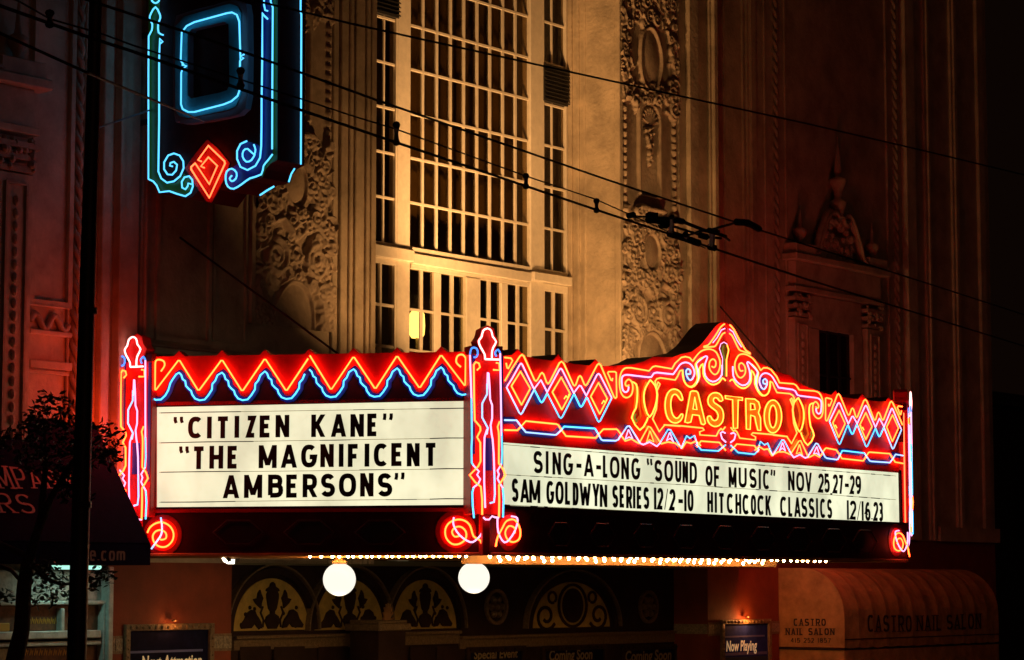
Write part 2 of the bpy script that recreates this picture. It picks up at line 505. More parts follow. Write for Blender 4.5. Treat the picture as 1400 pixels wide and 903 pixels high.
def textline(fr, o, text, x0, x1, yt0, yb0, yt1, yb1, w, material, parent, wh=None, serif=False, name="letter", depth=0.008, adv=None, joined=None):
    """letters spread evenly between two photo columns on the plane at offset o"""
    wid = {'I': .35, '1': .4, '.': .3, ',': .3, ' ': .6, 'M': 1.25, 'W': 1.3, 'm': 1.4, 'L': .85}
    ws = [wid.get(c, 1.0) for c in text]; tot = sum(ws) + 0.28 * (len(text) - 1); x = 0
    aL, zt0 = fr.uv(x0, yt0, o); zb0 = fr.uv(x0, yb0, o)[1]
    aR, zt1 = fr.uv(x1, yt1, o); zb1 = fr.uv(x1, yb1, o)[1]
    for c, wd in zip(text, ws):
        if c != ' ':
            t0, t1 = x / tot, (x + wd) / tot; tm = (t0 + t1) / 2
            mb = joined or MB()
            b0, b1 = aL + (aR - aL) * t0, aL + (aR - aL) * t1
            zt, zb = zt0 + (zt1 - zt0) * tm, zb0 + (zb1 - zb0) * tm
            glyph(mb, fr, c, b0, b1, zb, zt, w, o, o + depth, wh)
            if serif:
                hh = (zt - zb); sw = w * 1.5; sh = max(0.006, hh * 0.05)
                feet = {'I': [.5], 'T': [.5], 'N': [0, None], 'A': [0, 1], 'M': [0, 1], 'P': [0], 'R': [0, 1], 'L': [0]}.get(c, [])
                for f_ in feet:
                    if f_ is None: continue
                    cx = b0 + w / 2 + (b1 - b0 - w) * f_
                    mb.box(fr, cx - sw, cx + sw, zb, zb + sh, o, o + depth + .001)
                for f_ in {'I': [.5], 'N': [0, 1], 'M': [0, 1], 'L': [0]}.get(c, []):
                    cx = b0 + w / 2 + (b1 - b0 - w) * f_
                    mb.box(fr, cx - sw, cx + sw, zt - sh, zt, o, o + depth + .001)
            if joined is None: obj(name, mb, material, parent)
        x += wd + 0.28

def fonttext(fr, o, text, x0, x1, yt, yb, material, parent, shear=0.0, offset=0.0):
    """flat printed line in Blender's own letter shapes, fitted between two photo columns"""
    cu = bpy.data.curves.new("t", 'FONT'); cu.body = text; cu.offset = offset; cu.shear = shear; cu.resolution_u = 3
    to = bpy.data.objects.new("t", cu); COL.objects.link(to)
    dg = bpy.context.evaluated_depsgraph_get()
    me = bpy.data.meshes.new_from_object(to.evaluated_get(dg))
    vs = [v.co.copy() for v in me.vertices]; fs = [tuple(p.vertices) for p in me.polygons]
    bpy.data.objects.remove(to); bpy.data.curves.remove(cu); bpy.data.meshes.remove(me)
    xa, xb = min(v.x for v in vs), max(v.x for v in vs); ya, yb_ = 0.0, max(v.y for v in vs)
    aL, zt = fr.uv(x0, yt, o); aR, zb = fr.uv(x1, yb, o)
    mb = MB()
    mb.add([fr.P(aL + (aR - aL) * (v.x - xa) / (xb - xa), o, zb + (zt - zb) * (v.y - ya) / (yb_ - ya)) for v in vs], fs)
    return obj("lettering", mb, material, parent)
# ================================================================ ground
E = EYE.z
def ground_sheet(name, x0, x1, y0, y1, z, m, th=0.0):
    mb = MB()
    mb.add([(x0, y0, z), (x1, y0, z), (x1, y1, z), (x0, y1, z)], [(0, 1, 2, 3)])
    o = obj(name, mb, m, None, kind="structure", base=((x0 + x1) / 2, (y0 + y1) / 2, z)); return o
ground_sheet("ground", -400, 400, -200, 600, -0.16, mRoad)
mb = MB(); mb.box(F, -60, 90, -0.15, 0.0, -12, 5.2)
obj("pavement", mb, mPave, None, kind="structure", base=F.P(0, 0, 0))
mb = MB(); mb.box(F, -60, 90, -0.152, -0.004, 5.2, 5.38)
obj("kerb", mb, mPave, None, kind="structure", base=F.P(0, 5.2, 0), bevel=0.02)
mb = MB()
for k in range(-10, 24): mb.box(F, k * 4, k * 4 + 2, -0.158, -0.154, 10.9, 11.05)
obj("lane_marking", mb, mat("road paint", (0.6, 0.55, 0.3), 0.7), None, kind="structure", base=F.P(0, 11, 0))

# ================================================================ theatre building
aNL = F.a(514, 0, 300)          # niche left edge
aNR = F.a(845, 0, 300)          # niche right edge
lo, hi = -3.0, 0.0
for _ in range(40):
    mid = (lo + hi) / 2
    if F.a(776, mid, 300) > aNR: lo = mid
    else: hi = mid
OW = (lo + hi) / 2              # offset of the window plane
print("niche", aNL, aNR, "window offset", OW)
ZT = 19.0
Z1 = F.z(400, 771, 0)           # underside of the wall over the lobby
OG = -0.90                      # right wing plane
aEnd = F.a(1352, OG, 300)
aPL0, aPL1 = F.a(152), F.a(320)
aPR0, aPR1 = F.a(965), F.a(1061)
print("piers", aPL0, aPL1, aPR0, aPR1, "end", aEnd, "Z1", Z1)

th = thing("theatre_building", F.P(7, 0, 0), "tall cream stucco theatre front with ornate relief strips and a great window", "theatre")
def fbox(name, a0, a1, z0, z1, o0, o1, m, parent=None, bevel=0.0, label=None):
    return obj(name, MB().box(F, a0, a1, z0, z1, o0, o1), m, parent or th, bevel=bevel, label=label)
aLeft = F.a(-160)
fbox("wall", aLeft, aNL, Z1, ZT, -0.6, 0.0, mStone)
fbox("wall", aNR, F.a(985), Z1, ZT, -1.6, 0.0, mStone)
fbox("wall", F.a(985) , aEnd, Z1 + 0.6, ZT, -1.6, OG, mStone)
fbox("niche_side", aNL - 0.3, aNL, Z1, ZT, OW - 0.3, -0.6, mStone)
fbox("rear_block", aLeft, aEnd - 0.02, 0, ZT + 0.3, -12, -3.4, mStone)
fbox("roof", aLeft, aEnd, ZT, ZT + 0.3, -3.4, 0.25, mStone)
fbox("side_wall", aEnd - 0.3, aEnd, 0, ZT - .01, -3.4, OG - 1.26, mStone)
fbox("side_wall", aLeft, aLeft + 0.3, 0, ZT - .01, -3.4, -0.62, mStone)

# --- vertical mouldings (photo columns at their own offset)
def rib(p0, p1, o1, o0=0.0, name="moulding", m=mStone, y=350, bev=0.012, z0=None, z1=None):
    a0, a1 = F.a(p0, o1, y), F.a(p1, o1, y)
    return fbox(name, a0, a1, z0 if z0 is not None else Z1 + 0.001, z1 if z1 is not None else ZT - 0.001, o0, o1, m, bevel=bev)
for p0, p1, o1 in ((455, 462, .05), (466, 476, .09), (478, 483, .13), (486, 498, .10), (501, 505, .07), (508, 514, .04)):
    rib(p0, p1, o1)
# right reveal mouldings, running up the return of the niche
for k, (d0, d1, t) in enumerate(((.03, .12, .05), (.20, .26, .035), (.34, .39, .02))):
    fbox("moulding", aNR - t, aNR + .01, Z1, ZT - .003, OW + d0, OW + d1, mStone, bevel=.01)
fbox("moulding", aNR - 0.012, aNR + .09, Z1, ZT - .004, -.06, 0.05, mStone, bevel=.012)
for p0, p1, o1 in ((929, 931.5, .05), (945, 957, .10), (972, 976.5, .06), (979, 984, .12)):
    rib(p0, p1, o1)
for p0, p1, o1 in ((1023, 1027, .05), (1029, 1036, .10), (1047, 1050, .04), (1075, 1078, .04), (1214, 1216.5, .05), (1235, 1237, .04),
                   (1241, 1253.5, .14), (1266, 1269, .06), (1271, 1274, .10), (1303, 1306, .06), (1308, 1312, .10), (1340, 1348, .08)):
    rib(p0, p1, OG + o1, OG, y=300, z0=Z1 + .61)
for p0, p1, o1 in ((94, 97, .04), (113, 117, .04), (140, 152, .10), (164, 190, .14), (193, 196, .07), (199, 203, .10)):
    rib(p0, p1, o1)
# recessed panels of the left wing: raised borders
def border(fr, o, a0, a1, z0, z1, w, t, m, parent, name="panel_border"):
    mb = MB(); mb.stroke(fr, [(a0, z0), (a1, z0), (a1, z1), (a0, z1)], w, o, o + t, closed=True)
    return obj(name, mb, m, parent)
border(F, 0, F.a(38), F.a(90), F.z(60, 415), ZT - 1, .07, .06, mStone, th)
border(F, 0, F.a(212), F.a(283), F.z(245, 466), ZT - 1, .06, .045, mStone, th)
border(F, OG, F.a(992, OG), F.a(1018, OG), F.z(1000, 540, OG), ZT - 1, .05, .04, mStone, th)
border(F, 0, F.a(290), F.a(334), F.z(300, 466), ZT - 1, .04, .03, mStone, th)
for yy, t, h in ((420, .06, .05), (459, .09, .06), (505, .10, .10), (512, .05, .05)):
    z = F.z(60, yy); fbox("string_course", F.a(34), F.a(92), z, z + h, 0, t, mStone, bevel=.01)
for yy, t, h in ((478, .05, .04), (486, .10, .07), (494, .05, .04)):
    z = F.z(245, yy); fbox("string_course", F.a(205), F.a(338), z, z + h, 0, t, mStone, bevel=.01)
# wave ornament under the left panel
mb = MB()
pts = []
for i in range(60):
    t = i / 59; a = F.a(38) + (F.a(90) - F.a(38)) * t
    pts.append(F.P(a, 0.03, F.z(60, 441) + .09 * math.sin(t * 12.5)))
mb.tube(pts, .045, 6)
obj("wave_ornament", mb, mOrn, th, smooth=True)
# twisted rope mouldings
def rope(px, o, amp=.035, r=.04, z0=None):
    a = F.a(px, o, 300); pts = []
    z = z0 or Z1 + .62
    mb = MB(); pitch = 0.42; n = 14
    steps = int((ZT - .1 - z) / pitch * n)
    for ph in (0, math.pi):
        pts = [F.P(a + amp * math.cos(ph + 2 * math.pi * i / n), o + amp * math.sin(ph + 2 * math.pi * i / n), z + pitch * i / n) for i in range(steps)]
        mb.tube(pts, r, 5)
    obj("rope_moulding", mb, mOrn, th, smooth=True)
rope(105, .03); rope(1061, OG + .03); rope(1225, OG + .03)

# --- cast ornament strips: one height field with scrolls, leaves, cartouches and a shell niche
aR0_, aR1_ = F.a(847), F.a(928)
RW = aR1_ - aR0_
def zr(y): return F.z(887, y, 0)
RZ0, RZ1 = zr(508), zr(-70)
ST = 0.0125
nx, nz_ = int(RW / ST) + 1, int((RZ1 - RZ0) / ST) + 1
HF = np.zeros((nz_, nx), dtype=np.float32)
XX, ZZ = np.meshgrid(np.linspace(0, RW, nx), np.linspace(RZ0, RZ1, nz_))
def stamp(x, z, r, h, base=0.0, p=0.5):
    i0, i1 = max(0, int((x - r) / ST)), min(nx, int((x + r) / ST) + 2)
    j0, j1 = max(0, int((z - r - RZ0) / ST)), min(nz_, int((z + r - RZ0) / ST) + 2)
    if i0 >= i1 or j0 >= j1: return
    d2 = ((XX[j0:j1, i0:i1] - x) ** 2 + (ZZ[j0:j1, i0:i1] - z) ** 2) / (r * r)
    v = base + h * np.clip(1 - d2, 0, 1) ** p
    v[d2 > 1] = 0
    HF[j0:j1, i0:i1] = np.maximum(HF[j0:j1, i0:i1], v)
def ridge(pts, r0, r1, h0, h1, base=0.0):
    n = len(pts) - 1
    for i in range(n):
        L = math.dist(pts[i], pts[i + 1]); k = max(1, int(L / (ST * 1.2)))
        for j in range(k):
            t = (i + j / k) / n; s = j / k
            stamp(pts[i][0] + (pts[i + 1][0] - pts[i][0]) * s, pts[i][1] + (pts[i + 1][1] - pts[i][1]) * s, r0 + (r1 - r0) * t, h0 + (h1 - h0) * t, base)
def curl(x, z, r, th0, d, turns=1.6, w=.035, h=.09, base=0.0):
    pts = []
    for i in range(26):
        t = i / 25; rr = r * (1 - t * .88); an = th0 + d * turns * 2 * math.pi * t
        pts.append((x + rr * math.cos(an), z + rr * math.sin(an)))
    ridge(pts, w * 1.25, w * .7, h, h * .8, base); stamp(x, z, r * .25, h * 1.2, base)
def leaf(x, z, an, L, w=.05, h=.08, bend=0.8, base=0.0):
    pts = []; px_, pz_ = x, z; aa = an
    for i in range(8):
        pts.append((px_, pz_)); px_ += L / 8 * math.cos(aa); pz_ += L / 8 * math.sin(aa); aa += bend / 8
    ridge(pts, w, w * .25, h, h * .5, base)
    for i in range(1, 7, 2):
        for sg in (-1, 1):
            a2 = an + bend * i / 8 + sg * .9
            ridge([pts[i], (pts[i][0] + L * .22 * math.cos(a2), pts[i][1] + L * .22 * math.sin(a2))], w * .45, w * .2, h * .8, h * .4, base)
def mass(z0, z1, n, base=.03, x0=0.05, x1=None, h=.10):
    x1 = x1 or RW - .05
    m = (ZZ > z0) & (ZZ < z1) & (XX > x0) & (XX < x1)
    HF[m] = np.maximum(HF[m], base)
    for k in range(n):
        x = rng.uniform(x0, x1); z = rng.uniform(z0, z1)
        c = rng.rand()
        if c < .35: curl(x, z, rng.uniform(.06, .15), rng.uniform(0, 6.28), rng.choice([-1, 1]), h=rng.uniform(.05, h), w=rng.uniform(.018, .034), base=base)
        elif c < .8: leaf(x, z, rng.uniform(0, 6.28), rng.uniform(.12, .32), w=rng.uniform(.02, .045), h=rng.uniform(.05, h), bend=rng.uniform(-2, 2), base=base)
        else: stamp(x, z, rng.uniform(.025, .06), rng.uniform(.05, h), base)
def cartouche(x, z, rx, rz):
    m = (((XX - x) / (rx * 1.2)) ** 2 + ((ZZ - z) / (rz * 1.15)) ** 2) < 1
    HF[m] = 0.02
    d = ((XX - x) / rx) ** 2 + ((ZZ - z) / rz) ** 2
    mm = d < 1; HF[mm] = 0.03 + .06 * (1 - d[mm])
    pts = [(x + rx * 1.1 * math.cos(t) * (1 + .06 * math.cos(3 * t)), z + rz * 1.08 * math.sin(t)) for t in np.linspace(0, 2 * math.pi, 40)]
    ridge(pts, .035, .035, .11, .11)
def leafborder(x, z0, z1):
    z = z0
    while z < z1:
        for sg in (-1, 1): leaf(x, z, math.pi / 2 + sg * .9, .12, w=.035, h=.09, bend=-sg * 1.4)
        stamp(x, z + .05, .035, .10); z += .13 + rng.uniform(-.01, .02)
cx = RW / 2
mass(zr(38), RZ1, 150)
mass(zr(122), zr(38), 30, x0=.03, x1=.28); mass(zr(122), zr(38), 30, x0=RW - .28, x1=RW - .03)
cartouche(cx, zr(82), .30, (zr(42) - zr(122)) / 2)
mass(zr(150), zr(120), 60, h=.13)
leafborder(.14, zr(292), zr(150)); leafborder(RW - .14, zr(292), zr(150))
# niche with a shell and a fruit drop
zn0, zn1 = zr(268), zr(168)
m = (XX > cx - .36) & (XX < cx + .36) & (ZZ > zn0 - .02) & (ZZ < zn1 + .30)
HF[m] = 0.07
m = (XX > cx - .27) & (XX < cx + .27) & (ZZ > zn0) & ((ZZ < zn1) | (((XX - cx) / .27) ** 2 + ((ZZ - zn1) / .30) ** 2 < 1))
HF[m] = -0.06
for k in range(9):
    an = math.pi * (.05 + .9 * k / 8)
    ridge([(cx + .03 * math.cos(an), zn1 - .02), (cx + .24 * math.cos(an), zn1 + .25 * math.sin(an))], .015, .035, .03, .07)
for k in range(26):
    stamp(cx + rng.uniform(-.13, .13) * (1 - k / 34), zn1 - .08 - k * .026, rng.uniform(.03, .05), rng.uniform(.05, .12))
m = (XX > cx - .40) & (XX < cx + .40) & (ZZ > zr(290)) & (ZZ < zr(284)); HF[m] = .17
m = (XX > cx - .30) & (XX < cx + .30) & (ZZ > zr(283)) & (ZZ < zr(270)); HF[m] = -.10
# great scrolls between the niche and the lower cartouche
mass(zr(468), zr(292), 300, h=.14)
for sg in (-1, 1):
    curl(cx + sg * .45, zr(430), .26, math.pi / 2, sg, 2.2, .05, .16)
    curl(cx + sg * .40, zr(318), .17, -math.pi / 2, -sg, 1.8, .04, .14)
    ridge([(cx + sg * .1, zr(400)), (cx + sg * .3, zr(385)), (cx + sg * .6, zr(392)), (cx + sg * .7, zr(360))], .06, .03, .16, .10)
    curl(cx + sg * .55, zr(372), .15, 0, sg, 1.6, .04, .13)
cartouche(cx, zr(345), .22, .30)
mass(zr(508), zr(455), 60, x0=.03, x1=.34); mass(zr(508), zr(455), 60, x0=RW - .34, x1=RW - .03)
cartouche(cx, zr(500), .40, .52)
# soften a little and add chisel grain
for _ in range(2):
    K = HF.copy()
    HF[1:-1, 1:-1] = (K[1:-1, 1:-1] * 2 + K[:-2, 1:-1] + K[2:, 1:-1] + K[1:-1, :-2] + K[1:-1, 2:]) / 6
HF += rng.normal(0, .0018, HF.shape).astype(np.float32)
def relief_obj(a0, a1, flip):
    me = bpy.data.meshes.new("relief_panel")
    b = WLOC[th.name]
    aa = a0 + (a1 - a0) * (XX / RW if not flip else 1 - XX / RW)
    k = HF * 0.74 + 0.012
    co = np.zeros((nz_ * nx, 3))
    for i in range(3):
        co[:, i] = (F.O[i] + F.u[i] * aa + F.n[i] * k).ravel() - b[i]
    co[:, 2] += ZZ.ravel()
    idx = np.arange(nz_ * nx).reshape(nz_, nx)
    q = np.stack([idx[:-1, :-1], idx[:-1, 1:], idx[1:, 1:], idx[1:, :-1]], -1).reshape(-1, 4)
    if flip: q = q[:, ::-1]
    me.vertices.add(len(co)); me.vertices.foreach_set("co", co.ravel())
    me.loops.add(q.size); me.loops.foreach_set("vertex_index", q.ravel().astype(np.int32))
    me.polygons.add(len(q)); me.polygons.foreach_set("loop_start", np.arange(0, q.size, 4, dtype=np.int32))
    me.update(calc_edges=True); me.validate()
    me.polygons.foreach_set("use_smooth", np.ones(len(q), dtype=bool))
    me.materials.append(mOrn)
    o = bpy.data.objects.new("relief_panel", me); link(o, th)
relief_obj(aR0_, aR1_, False)
relief_obj(F.a(343), F.a(453), True)
fbox("relief_border", F.a(338), F.a(343), RZ0, ZT - .01, 0, .07, mStone); 

# --- the great window
win = obj("window", MB().box(F, F.a(543, OW + .06, 200), F.a(562, OW + .06, 200), Z1, ZT - .01, OW - .12, OW + .06), mWood, th, bevel=.02)
WP = win
def wbox(name, a0, a1, z0, z1, o0, o1, m=mWood, bev=0.006):
    return obj(name, MB().box(F, a0, a1, z0, z1, OW + o0, OW + o1), m, WP, bevel=bev)
def wa(px, y=200): return F.a(px, OW + .035, y)
wbox("post", wa(723.5), wa(741), Z1, ZT - .02, -.12, .06, bev=.02)
aW0 = aNL - 0.02
aSL = F.a(543, OW + .035, 200)
cols = [562.4, 579.4, 598.5, 617.3, 635.5, 653.7, 671.3, 689, 706.2, 723]
rails = [F.z(562.4, y, OW) for y in (338.5, 280, 217.6, 156.1, 95, 35.2)]
dz = (rails[-1] - rails[0]) / 5
rails = [rails[0] + dz * i for i in range(13)]
rails = [z for z in rails if z < ZT - .5]
gp = MB(); gp.v = [Vector((0, 0, 0)), Vector((1, 0, 0)), Vector((1, 0, 1)), Vector((0, 0, 1))]
pane_mesh = None
def pane(a0, a1, z0, z1, name="pane"):
    """one sheet of glass of its own, a few mm thick"""
    obj(name, MB().box(F, a0, a1, z0, z1, OW - .012, OW - .006), mGlass, WP)
ca = [wa(c) for c in cols]
zP0, zT0 = rails[0], F.z(562.4, 346, OW)
wbox("bottom_rail", ca[0], ca[-1], zT0, rails[0], -.06, .06)
for i in range(1, 9):
    hw = (wa(600.1) - wa(597)) / 2
    wbox("muntin", ca[i] - hw, ca[i] + hw, rails[0], ZT - .02, -.012, .020, bev=.003)
for j, z in enumerate(rails[1:]):
    wbox("glazing_bar", ca[0], ca[-1], z - .021, z + .019, -.013, .023, bev=.003)
for j in range(len(rails) - 1):
    if rails[j] > E + 798 / FPX * 45: continue
    for i in range(9):
        pane(ca[i], ca[i + 1], rails[j], rails[j + 1])
# side lights
def sidelight(a0, a1, am, louv):
    zb = rails[0] - .02
    wbox("stile", a1 - .05, a1, zb, ZT - .02, -.05, .05); wbox("stile", a0, a0 + .05, zb, ZT - .02, -.05, .05)
    wbox("muntin", am - .018, am + .018, zb, ZT - .02, -.012, .02, bev=.003)
    wbox("bottom_rail", a0, a1, zb - .1, zb + .02, -.05, .055)
    for j, z in enumerate(rails[1:]):
        wbox("glazing_bar", a0, a1, z - .02, z + .018, -.013, .023, bev=.003)
        if rails[j] < E + 798 / FPX * 45 and j != louv:
            pane(a0 + .05, am, rails[j], z); pane(am, a1 - .05, rails[j], z)
    j = louv
    lv = wbox("louvre_vent", a0 + .02, a1 - .005, rails[j] + .03, rails[j + 1] - .03, -.02, .075, mDkMetal)
    k = 9
    for q in range(k):
        zz = rails[j] + .05 + (rails[j + 1] - rails[j] - .1) * q / k
        mb = MB(); P = F.P
        mb.hexa([P(a0 + .03, OW + .075, zz + .03), P(a1 - .01, OW + .075, zz + .03), P(a1 - .01, OW + .078, zz + .045), P(a0 + .03, OW + .078, zz + .045),
                 P(a0 + .03, OW + .11, zz), P(a1 - .01, OW + .11, zz), P(a1 - .01, OW + .113, zz + .015), P(a0 + .03, OW + .113, zz + .015)])
        obj("louvre_vent", mb, mDkMetal, WP) if False else None
        LV.append(mb)
    allv = MB()
    for m_ in LV: allv.add(m_.v, m_.f)
    obj("louvre_slats", allv, mDkMetal, WP, kind="stuff"); LV.clear()
LV = []
aSR0, aSR1 = wa(741), wa(775)
wR = aSR1 - aSR0
aSL0 = aSL - wR
sidelight(aSL0, aSL, aSL - (aSL - wa(526)) , 5)
sidelight(aSR0, aSR1, wa(756), 4)
# transom beam and french doors
zb1 = F.z(562.4, 362, OW); zb0 = zb1 - .02
wbox("transom", aSL0, ca[0] , F.z(530, 355, OW), F.z(530, 338, OW), -.1, .12, bev=.015)
wbox("transom", ca[0], ca[-1], zb1, zT0 - .01, -.1, .10, bev=.015)
wbox("transom", ca[-1], aSR1 + .0, F.z(745, 388, OW), F.z(745, 375.5, OW), -.1, .15, bev=.015)
zdt = F.z(562.4, 368, OW); zdm = F.z(562.4, 423.5, OW); zd0 = Z1 + .1
aD = [wa(x, 400) for x in (562.4, 575.2, 579.8, 593.3, 602.8, 617.2, 621.8, 635.4, 655, 667.8, 672.4, 685, 694, 707.3, 711.5, 724)]
wbox("door_head", ca[0], ca[-1], zdt, zb1 - .001, -.07, .05)
for i, (l, r) in enumerate(((3, 4), (7, 8), (11, 12))):
    wbox("door_stile", aD[l], aD[r], zd0, zdt, -.05, .07 if i == 1 else .045, bev=.01)
for l, r in ((1, 2), (5, 6), (9, 10), (13, 14)):
    wbox("muntin", aD[l] + .006, aD[r] - .006, zd0, zdt, -.012, .02, bev=.003)
zrow = [zdt, zdm, zdm - (zdt - zdm), zdm - 2 * (zdt - zdm), zd0]
for z in zrow[1:4]: wbox("glazing_bar", ca[0], ca[-1], z - .019, z + .019, -.013, .022, bev=.003)
for i in range(0, 16, 2):
    for j in range(2): pane(aD[i], aD[i + 1], zrow[j + 1], zrow[j])
# lower side lights
for (a0, a1, am, yr, yt) in ((aSL0, aSL, wa(522), 359.7, 416), (aSR0, aSR1, wa(757.5), 398, 450)):
    refx = 514 if a1 < ca[0] + .1 else 744
    zt_ = F.z(refx, yr, OW); zm = F.z(refx, yt, OW)
    wbox("stile", a0, a0 + .06, zd0, zt_ + .12, -.05, .05); wbox("stile", a1 - .06, a1, zd0, zt_ + .12, -.05, .05)
    wbox("top_rail", a0, a1, zt_, zt_ + .12, -.051, .052)
    wbox("muntin", am - .025, am + .025, zd0, zt_, -.03, .035)
    for k in (0, 1, 2):
        zz = zm - k * (zt_ - zm)
        wbox("glazing_bar", a0, a1, zz - .022, zz + .022, -.032, .033)
        if k < 2: pane(a0 + .06, am, zz, zz + (zt_ - zm)); pane(am, a1 - .06, zz, zz + (zt_ - zm))
# what stands behind the glass
mb = MB(); P = F.P
n = 150; a_s, a_e = aNL - 1.5, aNR + .5
v = []
for i in range(n + 1):
    a = a_s + (a_e - a_s) * i / n; o = OW - .45 + .035 * math.sin(i * 1.9) + .02 * math.sin(i * .7)
    v += [F.P(a, o, rails[0] - .15), F.P(a, o, ZT - .1)]
mb.add(v, [(2 * i, 2 * i + 2, 2 * i + 3, 2 * i + 1) for i in range(n)])
obj("window_blind", mb, mCurt, th)
fbox("interior_wall", a_s, a_e, Z1, ZT - .1, -3.39, -3.3, mInt)
fbox("added_dark_lining", aNR - .03, aNR - .004, Z1, ZT - .1, -3.3, OW - .03, mInt)  # dark sheet added to hide the flood-lit wall behind the glass
fbox("added_dark_lining", aNL - 1.5, aNL - 1.48, Z1, ZT - .1, -3.3, OW - .03, mInt)
fbox("interior_floor", a_s, a_e, Z1 - .05, Z1 + .1, -3.3, OW - .13, mInt)

# interior lamp glowing through the french door glass
ia, iz = F.uv(570, 442, OW - .6)
il = thing("interior_lamp", F.P(ia, OW - .6, Z1 + .1), "glowing amber lamp standing behind the french door glass over the sign", "lamp")
mb = MB().lathe(F.P(ia, OW - .6, iz - .24), [(.085, 0), (.12, .05), (.13, .2), (.12, .38), (.07, .46)], 14)
obj("lamp_shade", mb, nAmb, il, smooth=True)
mb = MB().lathe(F.P(ia, OW - .6, Z1 + .1), [(.14, 0), (.14, .03), (.02, .05), (.02, iz - .24 - Z1 - .1)], 10)
obj("lamp_stand", mb, mTrim, il, smooth=True)
ld = bpy.data.lights.new("lamp_light", 'POINT'); ld.energy = 7; ld.color = (1, .62, .2); ld.shadow_soft_size = .14
lo_ = bpy.data.objects.new("lamp_light", ld); lo_.location = F.P(ia + .0, OW - .6, iz + .33) - WLOC[il.name]; link(lo_, il)

# --- window shrine with broken pediment in each wing
def aedicule(aC, hw, o, zt, zb, zo_t):
    """zt: top of the cornice, zb: foot, zo_t: head of the window opening"""
    root = obj("window_shrine", MB().box(F, aC - hw, aC + hw, zt - .14, zt, o, o + .34), mStone, th, bevel=.02)
    def b(name, a0, a1, z0, z1, d0, d1, m=mStone, bev=.01):
        return obj(name, MB().box(F, aC + a0 * hw, aC + a1 * hw, z0, z1, o + d0, o + d1), m, root, bevel=bev)
    b("frieze", -.9, .9, zt - .62, zt - .142, .001, .2)
    b("architrave", -.94, .94, zt - .72, zt - .622, .0015, .24)
    for sg in (-1, 1):
        c = sg * .76
        b("pilaster", c - .15, c + .15, zb, zt - 1.22, .002, .18)
        mb = MB(); w = .09 * hw
        mb.stroke(F, [(aC + (c) * hw - w, zb + .2), (aC + c * hw + w, zb + .2), (aC + c * hw + w, zt - 1.35), (aC + c * hw - w, zt - 1.35)], .03, o + .18, o + .21, closed=True)
        z = zb + .3
        while z < zt - 1.5:
            mb.ball(F.P(aC + c * hw, o + .185, z), .045, 8, 5, sz=1.5); z += .16
        obj("pilaster_panel", mb, mOrn, root)
        mb = MB()
        for k in range(3): mb.box(F, aC + (c - .15 - .02 * k) * hw, aC + (c + .15 + .02 * k) * hw, zt - 1.2 + k * .15, zt - 1.13 + k * .15, o, o + .2 + .02 * k)
        for k in range(26):
            mb.ball(F.P(aC + (c + rng.uniform(-.16, .16)) * hw, o + .2, zt - 1.2 + rng.uniform(0, .42)), rng.uniform(.03, .06), 7, 5)
        obj("capital", mb, mOrn, root)
        b("plinth_block", c - .2, c + .2, zt + .001, zt + .2, .01, .3)
        mb = MB().lathe(F.P(aC + c * hw, o + .16, zt + .2), [(.10, 0), (.05, .06), (.13, .2), (.15, .28), (.05, .34), (.03, .55), (.012, .75)], 10)
        obj("urn_finial", mb, mOrn, root, smooth=True)
        # broken pediment scroll
        p = smoothpts([(sg * .62, zt + .02), (sg * .5, zt + .12), (sg * .42, zt + .42), (sg * .28, zt + .82), (sg * .16, zt + .95), (sg * .05, zt + .86), (sg * .1, zt + .74), (sg * .17, zt + .8)], 5)
        mb = MB()
        mb.tube([F.P(aC + x * hw, o + .2, z) for x, z in p], .07, 6)
        mb.tube([F.P(aC + x * hw * .94, o + .28, z) for x, z in p], .035, 6)
        obj("pediment_scroll", mb, mOrn, root, smooth=True)
    b("pediment_panel", -.34, .34, zt + .002, zt + .5, .01, .16)
    mb = MB()
    for k in range(34):
        mb.ball(F.P(aC + rng.uniform(-.3, .3) * hw, o + .17, zt + rng.uniform(.05, .8) ), rng.uniform(.04, .10), 7, 5)
    obj("pediment_relief", mb, mOrn, root)
    mb = MB().lathe(F.P(aC, o + .2, zt + .85), [(.16, 0), (.10, .06), (.13, .2), (.19, .32), (.08, .4), (.09, .55), (.17, .72), (.19, .78), (.05, .84), (.075, .95), (.05, 1.3), (.02, 1.65)], 12)
    obj("tall_finial", mb, mOrn, root, smooth=True)
    b("window_surround", -.56, .56, zo_t, zt - .73, .003, .1)
    b("window_jamb", -.56, -.36, zb, zo_t - .001, .004, .12); b("window_jamb", .36, .56, zb, zo_t - .001, .004, .12)
    b("window_frame", -.36, .36, zb, zo_t - .002, .0, .03, mInt)
    b("window_pane", -.34, .34, zb + .02, zo_t - .05, .031, .035, mGlass, 0)
    for x in (-.12, .12): b("window_bar", x - .025, x + .025, zb + .01, zo_t - .003, .036, .06, mDkMetal, 0)
    b("window_bar", -.36, .36, zo_t - .9, zo_t - .86, .0355, .058, mDkMetal, 0)
    return root
zt_ = F.z(1150, 357, OG + .3)
zo_ = F.z(1140, 455, OG)
aA0, aA1 = F.a(1087, OG + .3, 350), F.a(1216, OG + .3, 370)
hw = (aA1 - aA0) / 2
zf = Z1 + 0.62
aedicule((aA0 + aA1) / 2, hw, OG, zt_, zf, zo_)
aedicule(F.a(19, .18, 400) - .76 * hw, hw, 0.0, zt_, zf, zo_)

